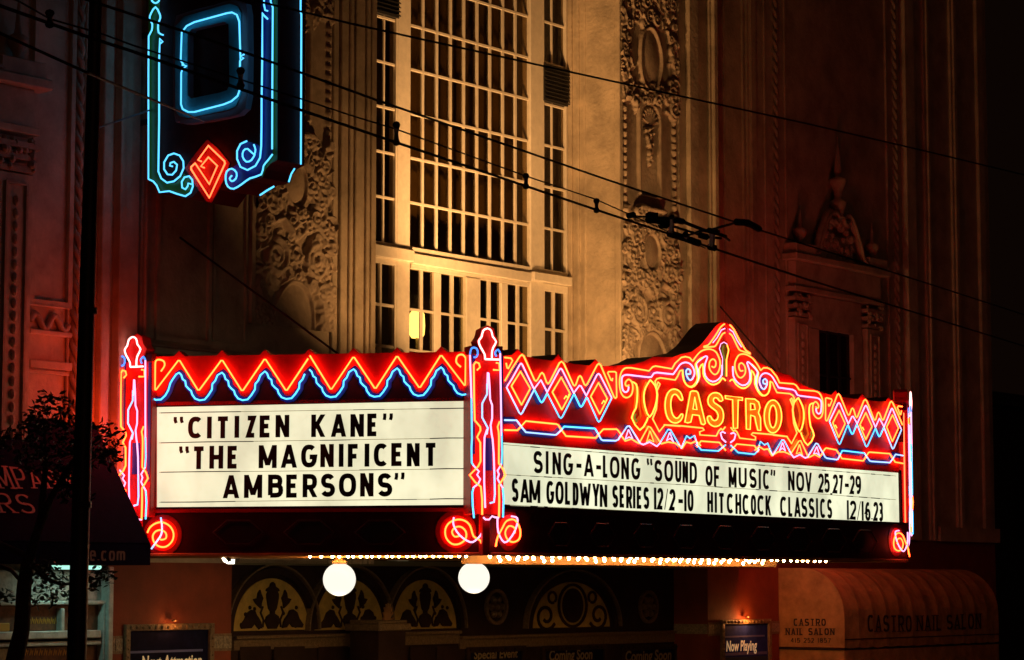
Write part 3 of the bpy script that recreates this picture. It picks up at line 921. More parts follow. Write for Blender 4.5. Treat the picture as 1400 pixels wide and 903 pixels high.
# --- street level: piers, lintel, lobby
fbox("entrance_beam", aPL1 + .002, F.a(1045, .06), F.z(700, 768, .06), F.z(700, 758, .06), .001, .06, mSoffit, bevel=.008)
fbox("entrance_beam", aPL1 + .002, aPR0 - .002, F.z(500, 773.5), F.z(500, 767), -1.4, .0, mat("grey green beam paint", (.16, .15, .09), .6))
zL = F.z(500, 773.5) - .001
pierL = fbox("pier", aPL0, aPL1, 0, Z1 - .001, -2.2, 0.0, mPier)
pierR = fbox("pier", aPR0, aPR1, 0, Z1 + .598, -2.2, 0.0, mPier)
OL = -.7
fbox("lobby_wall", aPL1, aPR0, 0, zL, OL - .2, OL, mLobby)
fbox("wall_above_shops", aPR1, aEnd, 0, Z1 + .598, -2.2, OG - .002, mPier)
fbox("shop_base_wall", aLeft, aPL0, 0, Z1 - .001, -2.2, -.35, mShop)
fbox("base_course", F.a(1275, OG), aEnd, Z1 + .6, Z1 + .9, OG, OG + .12, mStone)
# tiled dado: tiles one by one
tz0, tz1 = F.z(305, 887), F.z(305, 869.5)
def tiles(fr_o, a0, a1, label=None):
    w = tz1 - tz0; n = max(1, round((a1 - a0) / w)); w2 = (a1 - a0) / n
    strip = obj("tile_band", MB().box(F, a0, a1, tz0 - .03, tz1 + .03, fr_o, fr_o + .012), mTrim, th)
    for i in range(n):
        c = a0 + w2 * (i + .5); g = .006
        mb = MB().box(F, c - w2 / 2 + g, c + w2 / 2 - g, tz0 + g, tz1 - g, fr_o + .012, fr_o + .02)
        zc = (tz0 + tz1) / 2; h = w * .3
        mb.stroke(F, [(c - h, zc - h), (c - h * .3, zc + h * .6), (c, zc - h * .2), (c + h * .4, zc + h), (c + h, zc - h * .6)], .014, fr_o + .02, fr_o + .026)
        mb.stroke(F, arc(c, zc, h * 1.1, h * 1.1, 0, 360, 10), .01, fr_o + .02, fr_o + .024, closed=True)
        obj("tile", mb, mTile, strip)
tiles(0, aPL0, F.a(173)); tiles(0, F.a(296), aPL1)
tiles(OL, F.a(919, OL), aPR0 - .01) if F.a(919, OL) < aPR0 - .1 else None
tiles(0, aPR0, F.a(981)); tiles(0, F.a(1048), aPR1)
mb = MB()
Pp = F.P
mb2 = MB(); mb2.hexa([Pp(aPR0 - .012, OL, tz0), Pp(aPR0 - .001, OL, tz0), Pp(aPR0 - .001, -.01, tz0), Pp(aPR0 - .012, -.01, tz0),
                      Pp(aPR0 - .012, OL, tz1), Pp(aPR0 - .001, OL, tz1), Pp(aPR0 - .001, -.01, tz1), Pp(aPR0 - .012, -.01, tz1)])
obj("tile_return", mb2, mTile, th)

def lunette(p0, p1, ytop, ybase, kind):
    c = F.a((p0 + p1) / 2, OL); hw_ = (F.a(p1, OL) - F.a(p0, OL)) / 2
    zb = F.z((p0 + p1) / 2, ybase, OL); zt = F.z((p0 + p1) / 2, ytop, OL); hh = zt - zb
    mb = MB()
    pts = [(c - hw_, zb)] + arc(c, zb, hw_, hh, 180, 0, 24)
    mb.prism(F, pts[1:], OL, OL + .02)
    root = obj("lunette", mb, mCream, th)
    mb = MB(); mb.stroke(F, arc(c, zb, hw_ * 1.12, hh * 1.14, 180, 0, 28), .09, OL, OL + .08)
    obj("arch_moulding", mb, mLobby, root)
    mb = MB(); mb.stroke(F, arc(c, zb, hw_ * 1.22, hh * 1.26, 180, 0, 28), .025, OL, OL + .11)
    obj("arch_rim", mb, mTrim, root)
    o1 = OL + .02
    def q(pts): return [(c + x * hw_, zb + z * hh) for x, z in pts]
    if kind == "urn":
        ur = [(.0, .93), (.05, .90), (.07, .84), (.15, .80), (.17, .76), (.12, .74), (.15, .70), (.15, .62), (.10, .42), (.05, .36), (.05, .32), (.15, .27), (.19, .17), (.13, .07), (.10, .03), (0, .03)]
        mb = MB().prism(F, q(ur + [(-x, z) for x, z in reversed(ur[1:-1])]), o1, o1 + .035)
        obj("urn_relief", mb, mLobby, root)
        for sg in (-1, 1):
            mb = MB()
            gr = [(.27, .04), (.38, .05), (.46, .14), (.55, .05), (.80, .04), (.83, .10), (.72, .22), (.66, .34), (.55, .40), (.46, .38), (.42, .30), (.36, .24), (.30, .16)]
            mb.prism(F, q([(sg * x, z) for x, z in gr]), o1, o1 + .03)
            mb.prism(F, q([(sg * x, z) for x, z in ((.30, .42), (.36, .46), (.44, .52), (.50, .60), (.40, .62), (.38, .72), (.33, .78), (.30, .70), (.25, .62), (.29, .52))]), o1, o1 + .028)
            mb.stroke(F, q([(sg * .24, .06), (sg * .22, .2), (sg * .30, .34), (sg * .24, .46)]), .022, o1, o1 + .02)
            for k in range(5):
                x, z = sg * rng.uniform(.3, .8), rng.uniform(.05, .5)
                if (x * x + z * z) < .75: mb.ball(F.P(c + x * hw_, o1, zb + z * hh), .03, 6, 4)
            obj("griffin_relief", mb, mLobby, root)
    else:
        mb = MB().prism(F, [(c + .26 * hw_ * math.cos(t), zb + (.48 + .38 * math.sin(t)) * hh) for t in np.linspace(0, 6.28, 25)[:-1]], o1, o1 + .03)
        obj("oval_relief", mb, mLobby, root)
        mb = MB().stroke(F, [(c + .36 * hw_ * math.cos(t), zb + (.48 + .46 * math.sin(t)) * hh) for t in np.linspace(0, 6.28, 25)[:-1]], .04, o1, o1 + .03, closed=True)
        for sg in (-1, 1):
            t = [(sg * (.68 + .2 * math.cos(a) * (1 - a / 9)), .25 + .24 * math.sin(a) * (1 - a / 9)) for a in np.linspace(-2.6, 5.5, 22)]
            mb.stroke(F, q(t), .05, o1, o1 + .02)
            t = [(sg * (.52 + .1 * math.cos(a)), .66 + .12 * math.sin(a)) for a in np.linspace(-2, 4, 12)]
            mb.stroke(F, q(t), .04, o1, o1 + .02)
        obj("scroll_relief", mb, mLobby, root)
    return root
lunette(322, 424, 791, 862, "urn"); lunette(431, 525, 792, 861, "urn"); lunette(536, 624, 793, 860, "urn")
lunette(728, 832, 796, 858, "oval")
for x0, x1, y in ((322, 627, 866), (627, 918, 866)):
    z = F.z((x0 + x1) / 2, y, OL)
    fbox("cornice", F.a(x0, OL) + (.01 if x0 > 400 else 0), F.a(x1, OL), z - .05, z, OL, OL + .09, mTrim, bevel=.01)
    fbox("frieze_band", F.a(x0, OL) + (.01 if x0 > 400 else 0), F.a(x1, OL), z - .20, z - .051, OL, OL + .03, mTrim)
for px, py in ((677, 830), (885, 830)):
    a, z = F.uv(px, py, OL)
    mb = MB(); mb.stroke(F, arc(a, z, .26, .26, 0, 360, 18), .05, OL, OL + .05, closed=True)
    for k in range(6): mb.ball(F.P(a + .13 * math.cos(k * 1.05), OL + .02, z + .13 * math.sin(k * 1.05)), .06, 7, 5)
    mb.ball(F.P(a, OL + .02, z), .06, 8, 6)
    obj("medallion", mb, mTrim, th)
# doors under the arches, cut off by the picture's lower edge
for x0, x1 in ((330, 372), (376, 418), (436, 476), (480, 520), (560, 592), (596, 626)):
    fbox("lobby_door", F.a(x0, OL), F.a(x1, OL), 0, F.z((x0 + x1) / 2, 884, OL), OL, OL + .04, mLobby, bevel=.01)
# ticket booth
tb = thing("ticket_booth", F.P(F.a(538, .1), .1, 0), "dark ticket booth between two lit arches under the sign", "booth")
a0, a1 = F.a(516, .1), F.a(560, .1)
zc = F.z(538, 853, .1)
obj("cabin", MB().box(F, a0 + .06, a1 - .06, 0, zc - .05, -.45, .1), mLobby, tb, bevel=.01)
mb = MB().box(F, a0, a1, zc - .1, zc, -.5, .16); mb.box(F, a0 + .05, a1 - .05, zc, zc + .05, -.45, .12)
obj("cornice", mb, mTrim, tb, bevel=.01)
cb = (a0 + a1) / 2
mb = MB()
for k in range(9):
    an = math.pi * k / 8
    mb.tube([F.P(cb + .03 * math.cos(an), .0, zc + .05), F.P(cb + .12 * math.cos(an), .02, zc + .08 + .22 * math.sin(an))], .014, 5)
obj("shell_crest", mb, mat("ochre crest paint", (.35, .17, .05), .5), tb)

# --- poster cases
def case(name_label, p0, p1, ytop, o, text, tx0, tx1, ty0, ty1, print_m, text_m, lamp=False, strips=True, frame_m=mTrim):
    a0, a1 = F.a(p0, o), F.a(p1, o); zt = F.z((p0 + p1) / 2, ytop, o); zb = 1.15
    t = thing("poster_case", F.P((a0 + a1) / 2, o, zb), name_label, "poster case", "poster cases along the theatre entrance")
    w = .085
    mb = MB().stroke(F, [(a0 + w / 2, zb), (a1 - w / 2, zb), (a1 - w / 2, zt - w / 2), (a0 + w / 2, zt - w / 2)], w, o, o + .06, closed=True)
    obj("frame", mb, frame_m, t, bevel=.008)
    mb = MB(); nb = int((a1 - a0) / .11)
    for i in range(nb):
        mb.ball(F.P(a0 + .08 + (a1 - a0 - .16) * i / (nb - 1), o + .06, zt - w / 2), .026, 8, 5)
    z = zt - .2
    while z > zb + .1:
        for a in (a0 + w / 2, a1 - w / 2): mb.ball(F.P(a, o + .06, z), .02, 7, 4)
        z -= .11
    obj("frame_beading", mb, frame_m, t, kind="stuff")
    pn = obj("poster", MB().box(F, a0 + w, a1 - w, zb + .05, zt - w, o + .001, o + .015), print_m, t)
    if strips:
        zz = F.z((p0 + p1) / 2, ty0 - 5, o)
        obj("poster_stripe", MB().box(F, a0 + w + .02, a1 - w - .1, zz, zz + .03, o + .015, o + .018), mat("poster pale blue print", (.12, .14, .42), .5), t)
    if lamp:
        zz = F.z((p0 + p1) / 2, ty1 + 3, o)
        obj("poster_stripe", MB().box(F, a0 + w + .05, a1 - w - .03, zz - .05, zz, o + .015, o + .018), mat("poster pale blue print", (.12, .14, .42), .5), t)
        obj("poster_picture", MB().box(F, a0 + w + .05, a1 - w - .03, 1.3, zz - .08, o + .015, o + .018), mat("poster dark picture", (.02, .05, .13), .5, var=.5, vscale=20), t)
    fonttext(F, o + .02, text, tx0, tx1, ty0, ty1, text_m, t, shear=.1, offset=.025)
    return t, (a0 + a1) / 2, zt
t, ca_, zt1 = case("dark blue poster case reading Next Attraction on the left pier", 174, 294, 853, 0, "Next Attraction", 194, 276, 897, 911, mPosterD, mGold)
def caselamp(t, a, z, o, e, col=(1, .33, .08)):
    mb = MB().lathe(F.P(a, o + .10, z + .03), [(.03, 0), (.035, .012), (.02, .03)], 10)
    obj("lamp_hood", mb, mTrim, t, smooth=True)
    ld = bpy.data.lights.new("case_lamp", 'POINT'); ld.energy = e; ld.color = col; ld.shadow_soft_size = .03
    l = bpy.data.objects.new("case_lamp", ld); l.location = F.P(a, o + .17, z + .0) - WLOC[t.name]; link(l, t)
caselamp(t, ca_, zt1, 0, 1.6)
t, ca_, zt2 = case("bright blue poster case reading Now Playing on the right pier", 981, 1048, 847, 0, "Now Playing", 993, 1035, 876.5, 889, mPosterB, mGold, lamp=True)
caselamp(t, ca_ - .08, zt2, 0, 8.0)
case("dim poster case reading Special Event beside the round medallion", 636, 716, 884, OL, "Special Event", 648, 708, 889, 899, mPosterD, mDimGold, strips=False, frame_m=mLobby)
case("dim poster case reading Coming Soon under the wide oval arch", 738, 826, 882, OL, "Coming Soon", 751, 810, 889, 901, mPosterD, mDimGold, strips=False, frame_m=mLobby)
case("dim poster case reading Coming Soon left of the tiled right pier", 846, 922, 882, OL, "Coming Soon", 855, 918, 890, 902, mPosterD, mDimGold, strips=False, frame_m=mLobby)

# ================================================================ shop front left of the pier
sf = thing("white_shop_window", F.P(F.a(60), -.35, 0), "white wooden shop window frame under the black coffee awning", "shop front")
OS = -.12
def sbox(name, x0, x1, y0, y1, d=.14, m=mMint, bev=.012, o=OS):
    xm = (x0 + x1) / 2; ym = (y0 + y1) / 2
    a0, a1 = F.a(x0, o + d, ym), F.a(x1, o + d, ym); z1, z0 = F.z(xm, y0, o + d), F.z(xm, y1, o + d)
    obj(name, MB().box(F, a0, a1, z0, z1, -.35, o + d), m, sf, bevel=bev)
sbox("corner_post", 146, 153, 775, 1230, .20)
sbox("door_post", 139, 146, 826, 1230, .15)
sbox("window_post", 84, 89, 832, 870, .13)
sbox("head_board", -100, 146, 780, 822, .06, mat("faded pale sign board", (.45, .42, .36), .6, var=.5, vscale=12))
sbox("upper_rail", -100, 146, 822, 828, .15); sbox("middle_rail", -100, 139, 864, 875, .15); sbox("lower_rail", -100, 139, 879, 885, .13)
sbox("upper_pane", -100, 139, 828, 864, .04, mShop); sbox("lower_pane", -100, 139, 885, 1200, .04, mShop)
sbox("yellow_placard", -20, 14, 852, 864, .05, mYPaint)
sbox("pale_placard", -20, 16, 887, 1000, .05, mat("stained pale paper", (.42, .36, .22), .7, var=.5, vscale=20))
for yy, x0, x1 in ((850, 34, 76), (893, 36, 88)):
    mb = MB(); 
    for i in range(9):
        x = x0 + (x1 - x0) * i / 8; a, z = F.uv(x, yy, OS + .045)
        mb.stroke(F, [(a - .02, z - .03), (a, z + .04), (a + .02, z - .02), (a + .03, z + .03)], .012, OS + .04, OS + .046)
    obj("scribbled_pattern", mb, mYPaint, sf)
# fluorescent fitting under the awning
fl = thing("under_awning_light", F.P(F.a(110, .35), .35, F.z(110, 779, .35)), "mint coloured tube light glowing under the black awning", "light")
a0, a1 = F.a(78, .35), F.a(142, .35); z0 = F.z(110, 779, .35)
obj("tube_cover", MB().box(F, a0, a1, z0 - .0, z0 + .05, .30, .38), nMint, fl, bevel=.01)
obj("fitting", MB().box(F, a0 - .04, a1 + .04, z0 + .051, z0 + .12, .27, .41), mDkMetal, fl)
ld = bpy.data.lights.new("tube_light", 'AREA'); ld.shape = 'RECTANGLE'; ld.size = a1 - a0; ld.size_y = .08; ld.energy = 3.0; ld.color = (.5, 1, .85)
lo_ = bpy.data.objects.new("tube_light", ld); lo_.location = F.P((a0 + a1) / 2, .3, z0 - .02) - WLOC[fl.name]
lo_.rotation_euler = (0, 0, -math.radians(37.26 - 90)); link(lo_, fl)

# ================================================================ black coffee awning
zT_, zV, zB = F.z(127, 577), None, None
OA = 1.04
aE_ = F.a(205, OA, 745); zV = F.z(205, 745, OA); zB = F.z(205, 773, OA)
aw = thing("shop_awning", F.P(aE_ - 3, 0, zB), "black canvas awning with salmon lettering left of the neon sign", "awning", "shop awnings beside the theatre")
aS_ = aE_ - 7.0
mb = MB()
P = F.P
mb.hexa([P(aS_, 0.0, zT_ - .03), P(aE_, 0.0, zT_ - .03), P(aE_, OA - .03, zV), P(aS_, OA - .03, zV),
         P(aS_, 0.0, zT_), P(aE_, 0.0, zT_), P(aE_, OA, zV + .02), P(aS_, OA, zV + .02)])
obj("sloping_canvas", mb, mAwnK, aw)
mb = MB(); mb.box(F, aS_, aE_, zB, zV + .0, OA - .02, OA)
obj("valance", mb, mAwnK, aw)
mb = MB(); mb.add([P(aE_ - .005, 0, zT_ - .01), P(aE_ - .005, OA, zV), P(aE_ - .005, OA, zB), P(aE_ - .005, 0, zB), P(aE_ + .01, 0, zT_ - .01), P(aE_ + .01, OA, zV), P(aE_ + .01, OA, zB), P(aE_ + .01, 0, zB)],
                   [(0, 1, 2, 3), (7, 6, 5, 4), (0, 4, 5, 1), (1, 5, 6, 2), (2, 6, 7, 3), (3, 7, 4, 0)])
obj("end_panel", mb, mAwnK, aw)
mb = MB()
for k in range(7):
    a = aE_ - .03 - k * 1.1
    mb.tube([P(a, .02, zT_ - .06), P(a, OA - .04, zV - .04), P(a, OA - .04, zB + .02)], .014, 5)
obj("awning_frame", mb, mDkMetal, aw)
class Slope:
    """tilted plane: a along the street, second coordinate up the slope"""
    def __init__(s, O, u, v):
        s.O, s.u, s.v = Vector(O), Vector(u).normalized(), Vector(v).normalized(); s.n = s.u.cross(s.v).normalized()
        if s.n.dot(EYE - s.O) < 0: s.n = -s.n
    def P(s, a, o, z): return s.O + s.u * a + s.v * z + s.n * o
    def uv(s, px, py, o=0.0):
        r = ray(px, py); t = (s.O + s.n * o - EYE).dot(s.n) / r.dot(s.n); p = EYE + r * t - s.O
        return (p.dot(s.u), p.dot(s.v))
SL = Slope(P(aE_, OA, zV + .02), F.u, P(0, 0, zT_) - P(0, OA, zV + .02))
SL.v = (P(0, 0, zT_) - P(0, OA, zV + .02)).normalized()
textline(SL, .004, "MPAN", -14, 71, 636, 668, 644, 668, .036, mPink, aw, wh=.018, serif=True, depth=.004)
textline(SL, .004, "Y", 78, 98, 645, 668, 647, 668, .036, mPink, aw, wh=.018, serif=True, depth=.004)
textline(SL, .004, "RS", -10, 39, 674, 701, 677, 702, .036, mPink, aw, wh=.018, serif=True, depth=.004)
mDimPink = mat("dull salmon valance print", (.22, .10, .09), .8)
textline(F, OA + .003, "ee.com", 112, 171, 745.5, 767, 747.5, 767, .03, mDimPink, aw, wh=.014, depth=.003)

# ================================================================ nail salon awning
aN0 = aPR1 + .02; ON = 0
aN1v = F.a(1155, 0)
lo, hi = .5, 3.0
for _ in range(40):
    mid = (lo + hi) / 2
    if F.a(1155, mid, 850) > aN0: lo = mid
    else: hi = mid
ON = (lo + hi) / 2
aNe = F.a(1365, ON, 840)
zn1, znb = F.z(1062, 777, 0), F.z(1155, 886, ON)
zn2 = znb - .42
print("nail awning depth", ON, "len", aNe - aN0, zn1, znb)
na = thing("shop_awning", F.P((aN0 + aNe) / 2, OG, zn2), "tan barrel awning with dark nail salon lettering right of the marquee", "awning", "shop awnings beside the theatre")
R_ = min(.85, zn1 - znb - .1)
prof = [(OG, zn1)] + [(ON - R_ + R_ * math.sin(t), zn1 - R_ + R_ * math.cos(t)) for t in np.linspace(0, math.pi / 2, 12)] + [(ON, znb)]
mb = MB(); NS = 12
rows = []
for i in range(NS * 3 + 1):
    a = aN0 + (aNe - aN0) * i / (NS * 3); sag = 0 if i % 3 == 0 else -.011 - rng.uniform(0, .006)
    rows.append([F.P(a, o + sag, z + sag) for o, z in prof])
v = [p for r in rows for p in r]; n = len(prof)
mb.add(v, [(i * n + j, (i + 1) * n + j, (i + 1) * n + j + 1, i * n + j + 1) for i in range(len(rows) - 1) for j in range(n - 1)])
cv = obj("barrel_canvas", mb, mAwnT, na)
so = cv.modifiers.new("thickness", 'SOLIDIFY'); so.thickness = .012
mb = MB(); full = [(OG, znb)] + prof[:]
vs0 = [F.P(aN0 - .012, o, z) for o, z in full] + [F.P(aN0 - .002, o, z) for o, z in full]; m = len(full)
mb.add(vs0, [tuple(range(m)), tuple(range(2 * m - 1, m - 1, -1))] + [(i, (i + 1) % m, (i + 1) % m + m, i + m) for i in range(m)])
obj("end_panel", mb, mAwnT, na)
mb = MB().box(F, aN0, aNe, zn2, znb - .05, ON - .02, ON - .005); mb.box(F, aN0 - .012, aN0 - .002, zn2, znb - .05, OG, ON - .02)
obj("valance", mb, mAwnT, na)
mb = MB(); mb.box(F, aN0 - .01, aNe, znb - .051, znb, ON - .03, ON - .02); mb.tube([F.P(aN0, ON - .03, znb - .03), F.P(aNe, ON - .03, znb - .03)], .02, 6)
mb.tube([F.P(aN0 - .016, OG, znb - .03), F.P(aN0 - .016, ON - .03, znb - .03)], .015, 6)
obj("rail", mb, mDkMetal, na)
mb = MB().box(F, aN0, aNe, zn1 - .12, zn1 - .06, OG, OG + .05); obj("head_rail", mb, mDkMetal, na)
NE = Frame(F.P(aN0 - .012, 0, 0), F.n, -F.u)      # end panel plane, facing back up the street
for tx, x0, x1, y0, y1, w in (("CASTRO", 1085, 1129, 846, 856, .024), ("NAIL", 1074, 1098, 859, 868.5, .024), ("SALON", 1105, 1141, 859, 868.5, .024),
                              ("415", 1081, 1094, 872.5, 879, .014), ("252", 1099, 1113, 872.5, 879, .014), ("1857", 1118, 1136, 872.5, 879, .014)):
    textline(NE, .002, tx, x0, x1, y0, y1, y0 + .4, y1, w, mInk, na, wh=w * .75, serif=w > .02, depth=.003)
for tx, x0, x1, yt, yb, yt1, yb1 in (("CASTRO", 1186, 1246, 841, 864, 842, 864), ("NAIL", 1253, 1287, 842, 863, 841, 862), ("SALON", 1294, 1341, 841, 861, 839, 860)):
    textline(F, ON + .004, tx, x0, x1, yt, yb, yt1, yb1, .05, mInk, na, wh=.032, serif=True, depth=.004)
zl = F.z(1260, 871, ON)
obj("printed_line", MB().box(F, aN0, aNe, zl - .01, zl + .01, ON - .01, ON + .003), mInk, na)

# far neighbour, unlit
nb_ = thing("neighbour_building", F.P(aEnd + 8, OG, 0), "unlit dark building beyond the theatre's right edge", "building")
obj("wall", MB().box(F, aEnd + .02, aEnd + 16, 0, 7.5, -12, -3.0), mDkMetal, nb_)
obj("roof", MB().box(F, aEnd - .0 + .02, aEnd + 16.2, 7.5, 7.8, -12, -2.8), mDkMetal, nb_)
for k in range(4):
    w_ = obj("window", MB().box(F, aEnd + 2 + k * 3.5, aEnd + 3.6 + k * 3.5, 4.2, 6.2, -3.0, -2.96), mDkMetal, nb_)
    obj("pane", MB().box(F, aEnd + 2.1 + k * 3.5, aEnd + 3.5 + k * 3.5, 4.3, 6.1, -2.96, -2.955), mGlass, w_)
# ================================================================ the marquee
zf0 = M.z(690, 757); zf1 = M.z(1125, 767.5); ZF = (zf0 + zf1) / 2
print("fascia bottom", zf0, zf1, "S", S.z(300, 752))
mq = thing("marquee", C0 + Vector((0, 0, ZF)), "red neon theatre marquee with lit letter boards projecting over the entrance", "marquee")
def poly(fr, pts, o=0.0): return [fr.uv(x, y, o) for x, y in pts]
aMc = M.a(991.0, 0.0, 600)
M_LEN = aMc * 2
R0 = M.P(M_LEN, 0, 0); RS = Frame(R0, dR, outn(dR))
print("aMc", aMc)
def mir(pts): return [(2 * aMc - a, z) for a, z in pts]
def neon(fr, px, m, parent, r=.0115, o=.055, mirror=False, sm=0, closed=False, uv=None):
    pts = uv if uv is not None else poly(fr, px, o)
    if sm: pts = smoothpts(pts, sm, closed)
    if fr is S: SREC.append((m, pts))
    out = []
    for k in ((0, 1) if mirror else (0,)):
        q = mir(pts) if k else pts
        mb = MB().tube([fr.P(a, o, z) for a, z in q], r, 6, closed)
        out.append(obj("neon_tube", mb, m, parent, smooth=True))
    return pts
SREC = []
def plate(fr, px, m, parent, name="enamel_plate", o0=0.0, o1=.006, mirror=False, sm=0, holes=(), o=0.0):
    pts = poly(fr, px, o)
    if sm: pts = smoothpts(pts, sm, True)
    hs = [poly(fr, h, o) for h in holes]
    for k in ((0, 1) if mirror else (0,)):
        mb = MB().prism(fr, mir(pts) if k else pts, o0, o1, [mir(h) for h in hs] if k else hs)
        obj(name, mb, m, parent)
    return pts
def band(fr, px, w, m, parent, o0=0.0, o1=.008, mirror=False, closed=False, sm=0, o=.055):
    pts = poly(fr, px, o)
    if sm: pts = smoothpts(pts, sm, closed)
    for k in ((0, 1) if mirror else (0,)):
        mb = MB().stroke(fr, mir(pts) if k else pts, w, o0, o1, closed)
        obj("enamel_band", mb, m, parent)

# body: roof deck, soffit, fascias
ZD = M.z(700, 560)
PLAN = [(L0, 0), (C0, 0), (R0, 0), (RS.P(S_LEN, 0, 0), 0)]
def back(pt, z, extra=.02):
    v = (pt - F.O); a = v.dot(F.u); return F.P(a, extra, z)
def slab(name, z0, z1, inset, m):
    pts = [S.P(0, -inset, 0), S.P(S_LEN, 0, 0) - (S.n + M.n).normalized() * inset * 1.15, R0 - (RS.n + M.n).normalized() * inset * 1.15, RS.P(S_LEN - .3, -inset, 0)]
    pts = [F.P((p - F.O).dot(F.u), max(.02, (p - F.O).dot(F.n)), 0) for p in pts]
    b0 = F.P((pts[0] - F.O).dot(F.u) + .0, .015, 0); b1 = F.P((pts[3] - F.O).dot(F.u), .015, 0)
    pts = [b0, pts[0], pts[1], pts[2], pts[3], b1]
    n = len(pts); mb = MB()
    vs = [Vector((p.x, p.y, z0)) for p in pts] + [Vector((p.x, p.y, z1)) for p in pts]
    mb.add(vs, [tuple(range(n)), tuple(range(2 * n - 1, n - 1, -1))] + [(i, (i + 1) % n, (i + 1) % n + n, i + n) for i in range(n)])
    return obj(name, mb, m, mq)
slab("soffit", ZF + .01, ZF + .06, .06, mSoffit)
slab("roof_deck", ZD - .05, ZD, .3, mMaroon)
def fascia(fr, length, mname="fascia"):
    obj(mname, MB().box(fr, 0.0, length, ZF, ZF + .62, -.10, -.012), mMaroon, mq)
    obj("fascia_bead", MB().box(fr, .05, length - .05, ZF - .012, ZF + .03, -.03, .012), mSoffit, mq, bevel=.006)
fascia(S, S_LEN); fascia(M, M_LEN); fascia(RS, S_LEN)
# unlit hexagon tubes on the fascia
mHex = mat("unlit clear neon tube", (.10, .035, .022), .3)
def hexo(fr, px, py, wpx, hpx):
    a, z = fr.uv(px, py); a0 = fr.a(px - wpx / 2, 0, py); a1 = fr.a(px + wpx / 2, 0, py); h = fr.z(px, py - hpx / 2) - z
    k = (a1 - a0) * .27
    pts = [(a0, z), (a0 + k, z + h), (a1 - k, z + h), (a1, z), (a1 - k, z - h), (a0 + k, z - h)]
    obj("hexagon_tube", MB().tube([fr.P(x, .02, y) for x, y in pts], .012, 5, True), mHex, mq)
    obj("hexagon_field", MB().prism(fr, [(a + (x - a) * .86, z + (y - z) * .86) for x, y in pts], -.012, -.006), mDkMetal, mq)
for px in (326, 423, 520): hexo(S, px, 728, 68, 32)
for px, y in ((765, 731), (822, 732), (881.5, 733), (936, 734.5), (990, 735.5), (1041.5, 737), (1091, 738), (1138, 739.5), (1181, 741)): hexo(M, px, y, 34, 31)

# ---- left face
SP = obj("side_sign_panel", MB().prism(S, poly(S, [(206, 488), (640, 481), (640, 548), (206, 557)]), -.22, 0), mMaroon, mq)
pk = [(244.8, 491.8), (303.4, 491.8), (362.2, 490.3), (423, 488), (483.4, 487.6), (542.9, 486.5), (603, 485.3)]
vl = [(212, 534.8), (271.4, 535), (331.2, 535.6), (391.5, 535.2), (452.6, 533.5), (513.1, 532.4), (573.7, 531.2), (636.0, 528.5)]
scal = [(0, 0), (3, 3), (5, 9), (8.5, 11.5), (9.5, 18), (13, 22), (16.5, 25), (18, 30), (22, 35.5), (28, 37.8), (35, 36.8), (40, 31), (45, 23), (45.5, 15.5), (49.5, 11), (52.5, 3.5)]
cy = [(210, 545.5), (213, 547), (220, 546.6), (226, 541), (230, 534), (233, 524), (236, 519), (241, 512)]
cyl = []
for i, (x, y) in enumerate(pk):
    pitch = (pk[i + 1][0] - x if i < 6 else 60) / 58.6
    seg = [(x + dx * pitch, y + 18 + dy - i * .15) for dx, dy in scal]
    if i == 6: seg = seg[:11]
    cyl += seg
topS = []
for i, (x, y) in enumerate(pk):
    yb = 488 - (x - 206) * 7 / 434
    topS += [(x - 7, yb), (x, yb - 7.5), (x + 8, yb)]
red = [(206, 488)] + topS + [(640, 481)] + list(reversed([(206, 545)] + cy + cyl))
plate(S, red, mRed, SP, "red_field", -.20, .006)
band(S, cy + cyl[:-1], .085, mNavy, SP, 0, .010)
zig = []
for i in range(7):
    if i == 3:
        zig.append([vl[0]] + [p for j in range(3) for p in (pk[j], vl[j + 1])] + [(421.3, 491)])
zz1 = [(220, 508), (225, 500), (223.5, 494), (217, 492), (213, 494), (212.2, 500), (211, 533), (213.5, 535), (244, 494)]
def rz(lst):
    out = []
    for i, (x, y) in enumerate(lst):
        if 0 < i < len(lst) - 1:
            a, b = lst[i - 1], lst[i + 1]
            for q, k in ((a, 1), (b, 1)):
                d = math.dist(q, (x, y)); t = 2.0 / d; out.append((x + (q[0] - x) * t, y + (q[1] - y) * t + 0))
        else: out.append((x, y))
    return out
neon(S, zz1[:6], nOr, SP, sm=3)
neon(S, rz([(212.2, 500), vl[0], pk[0], vl[1], pk[1], vl[2], pk[2], vl[3], (421.3, 490.5)]), nOr, SP)
neon(S, rz([(423.6, 486.5), vl[4], pk[4], vl[5], pk[5], vl[6], pk[6], vl[7], (636.8, 490)]), nOr, SP)
neon(S, [(636.8, 490), (633, 485.5), (628, 485.5), (624.5, 489), (624, 496), (630, 502)], nOr, SP, sm=3)
neon(S, cy + cyl[:len(scal) * 3 + 0], nCy, SP, sm=0)
neon(S, cyl[len(scal) * 3:], nCy, SP)

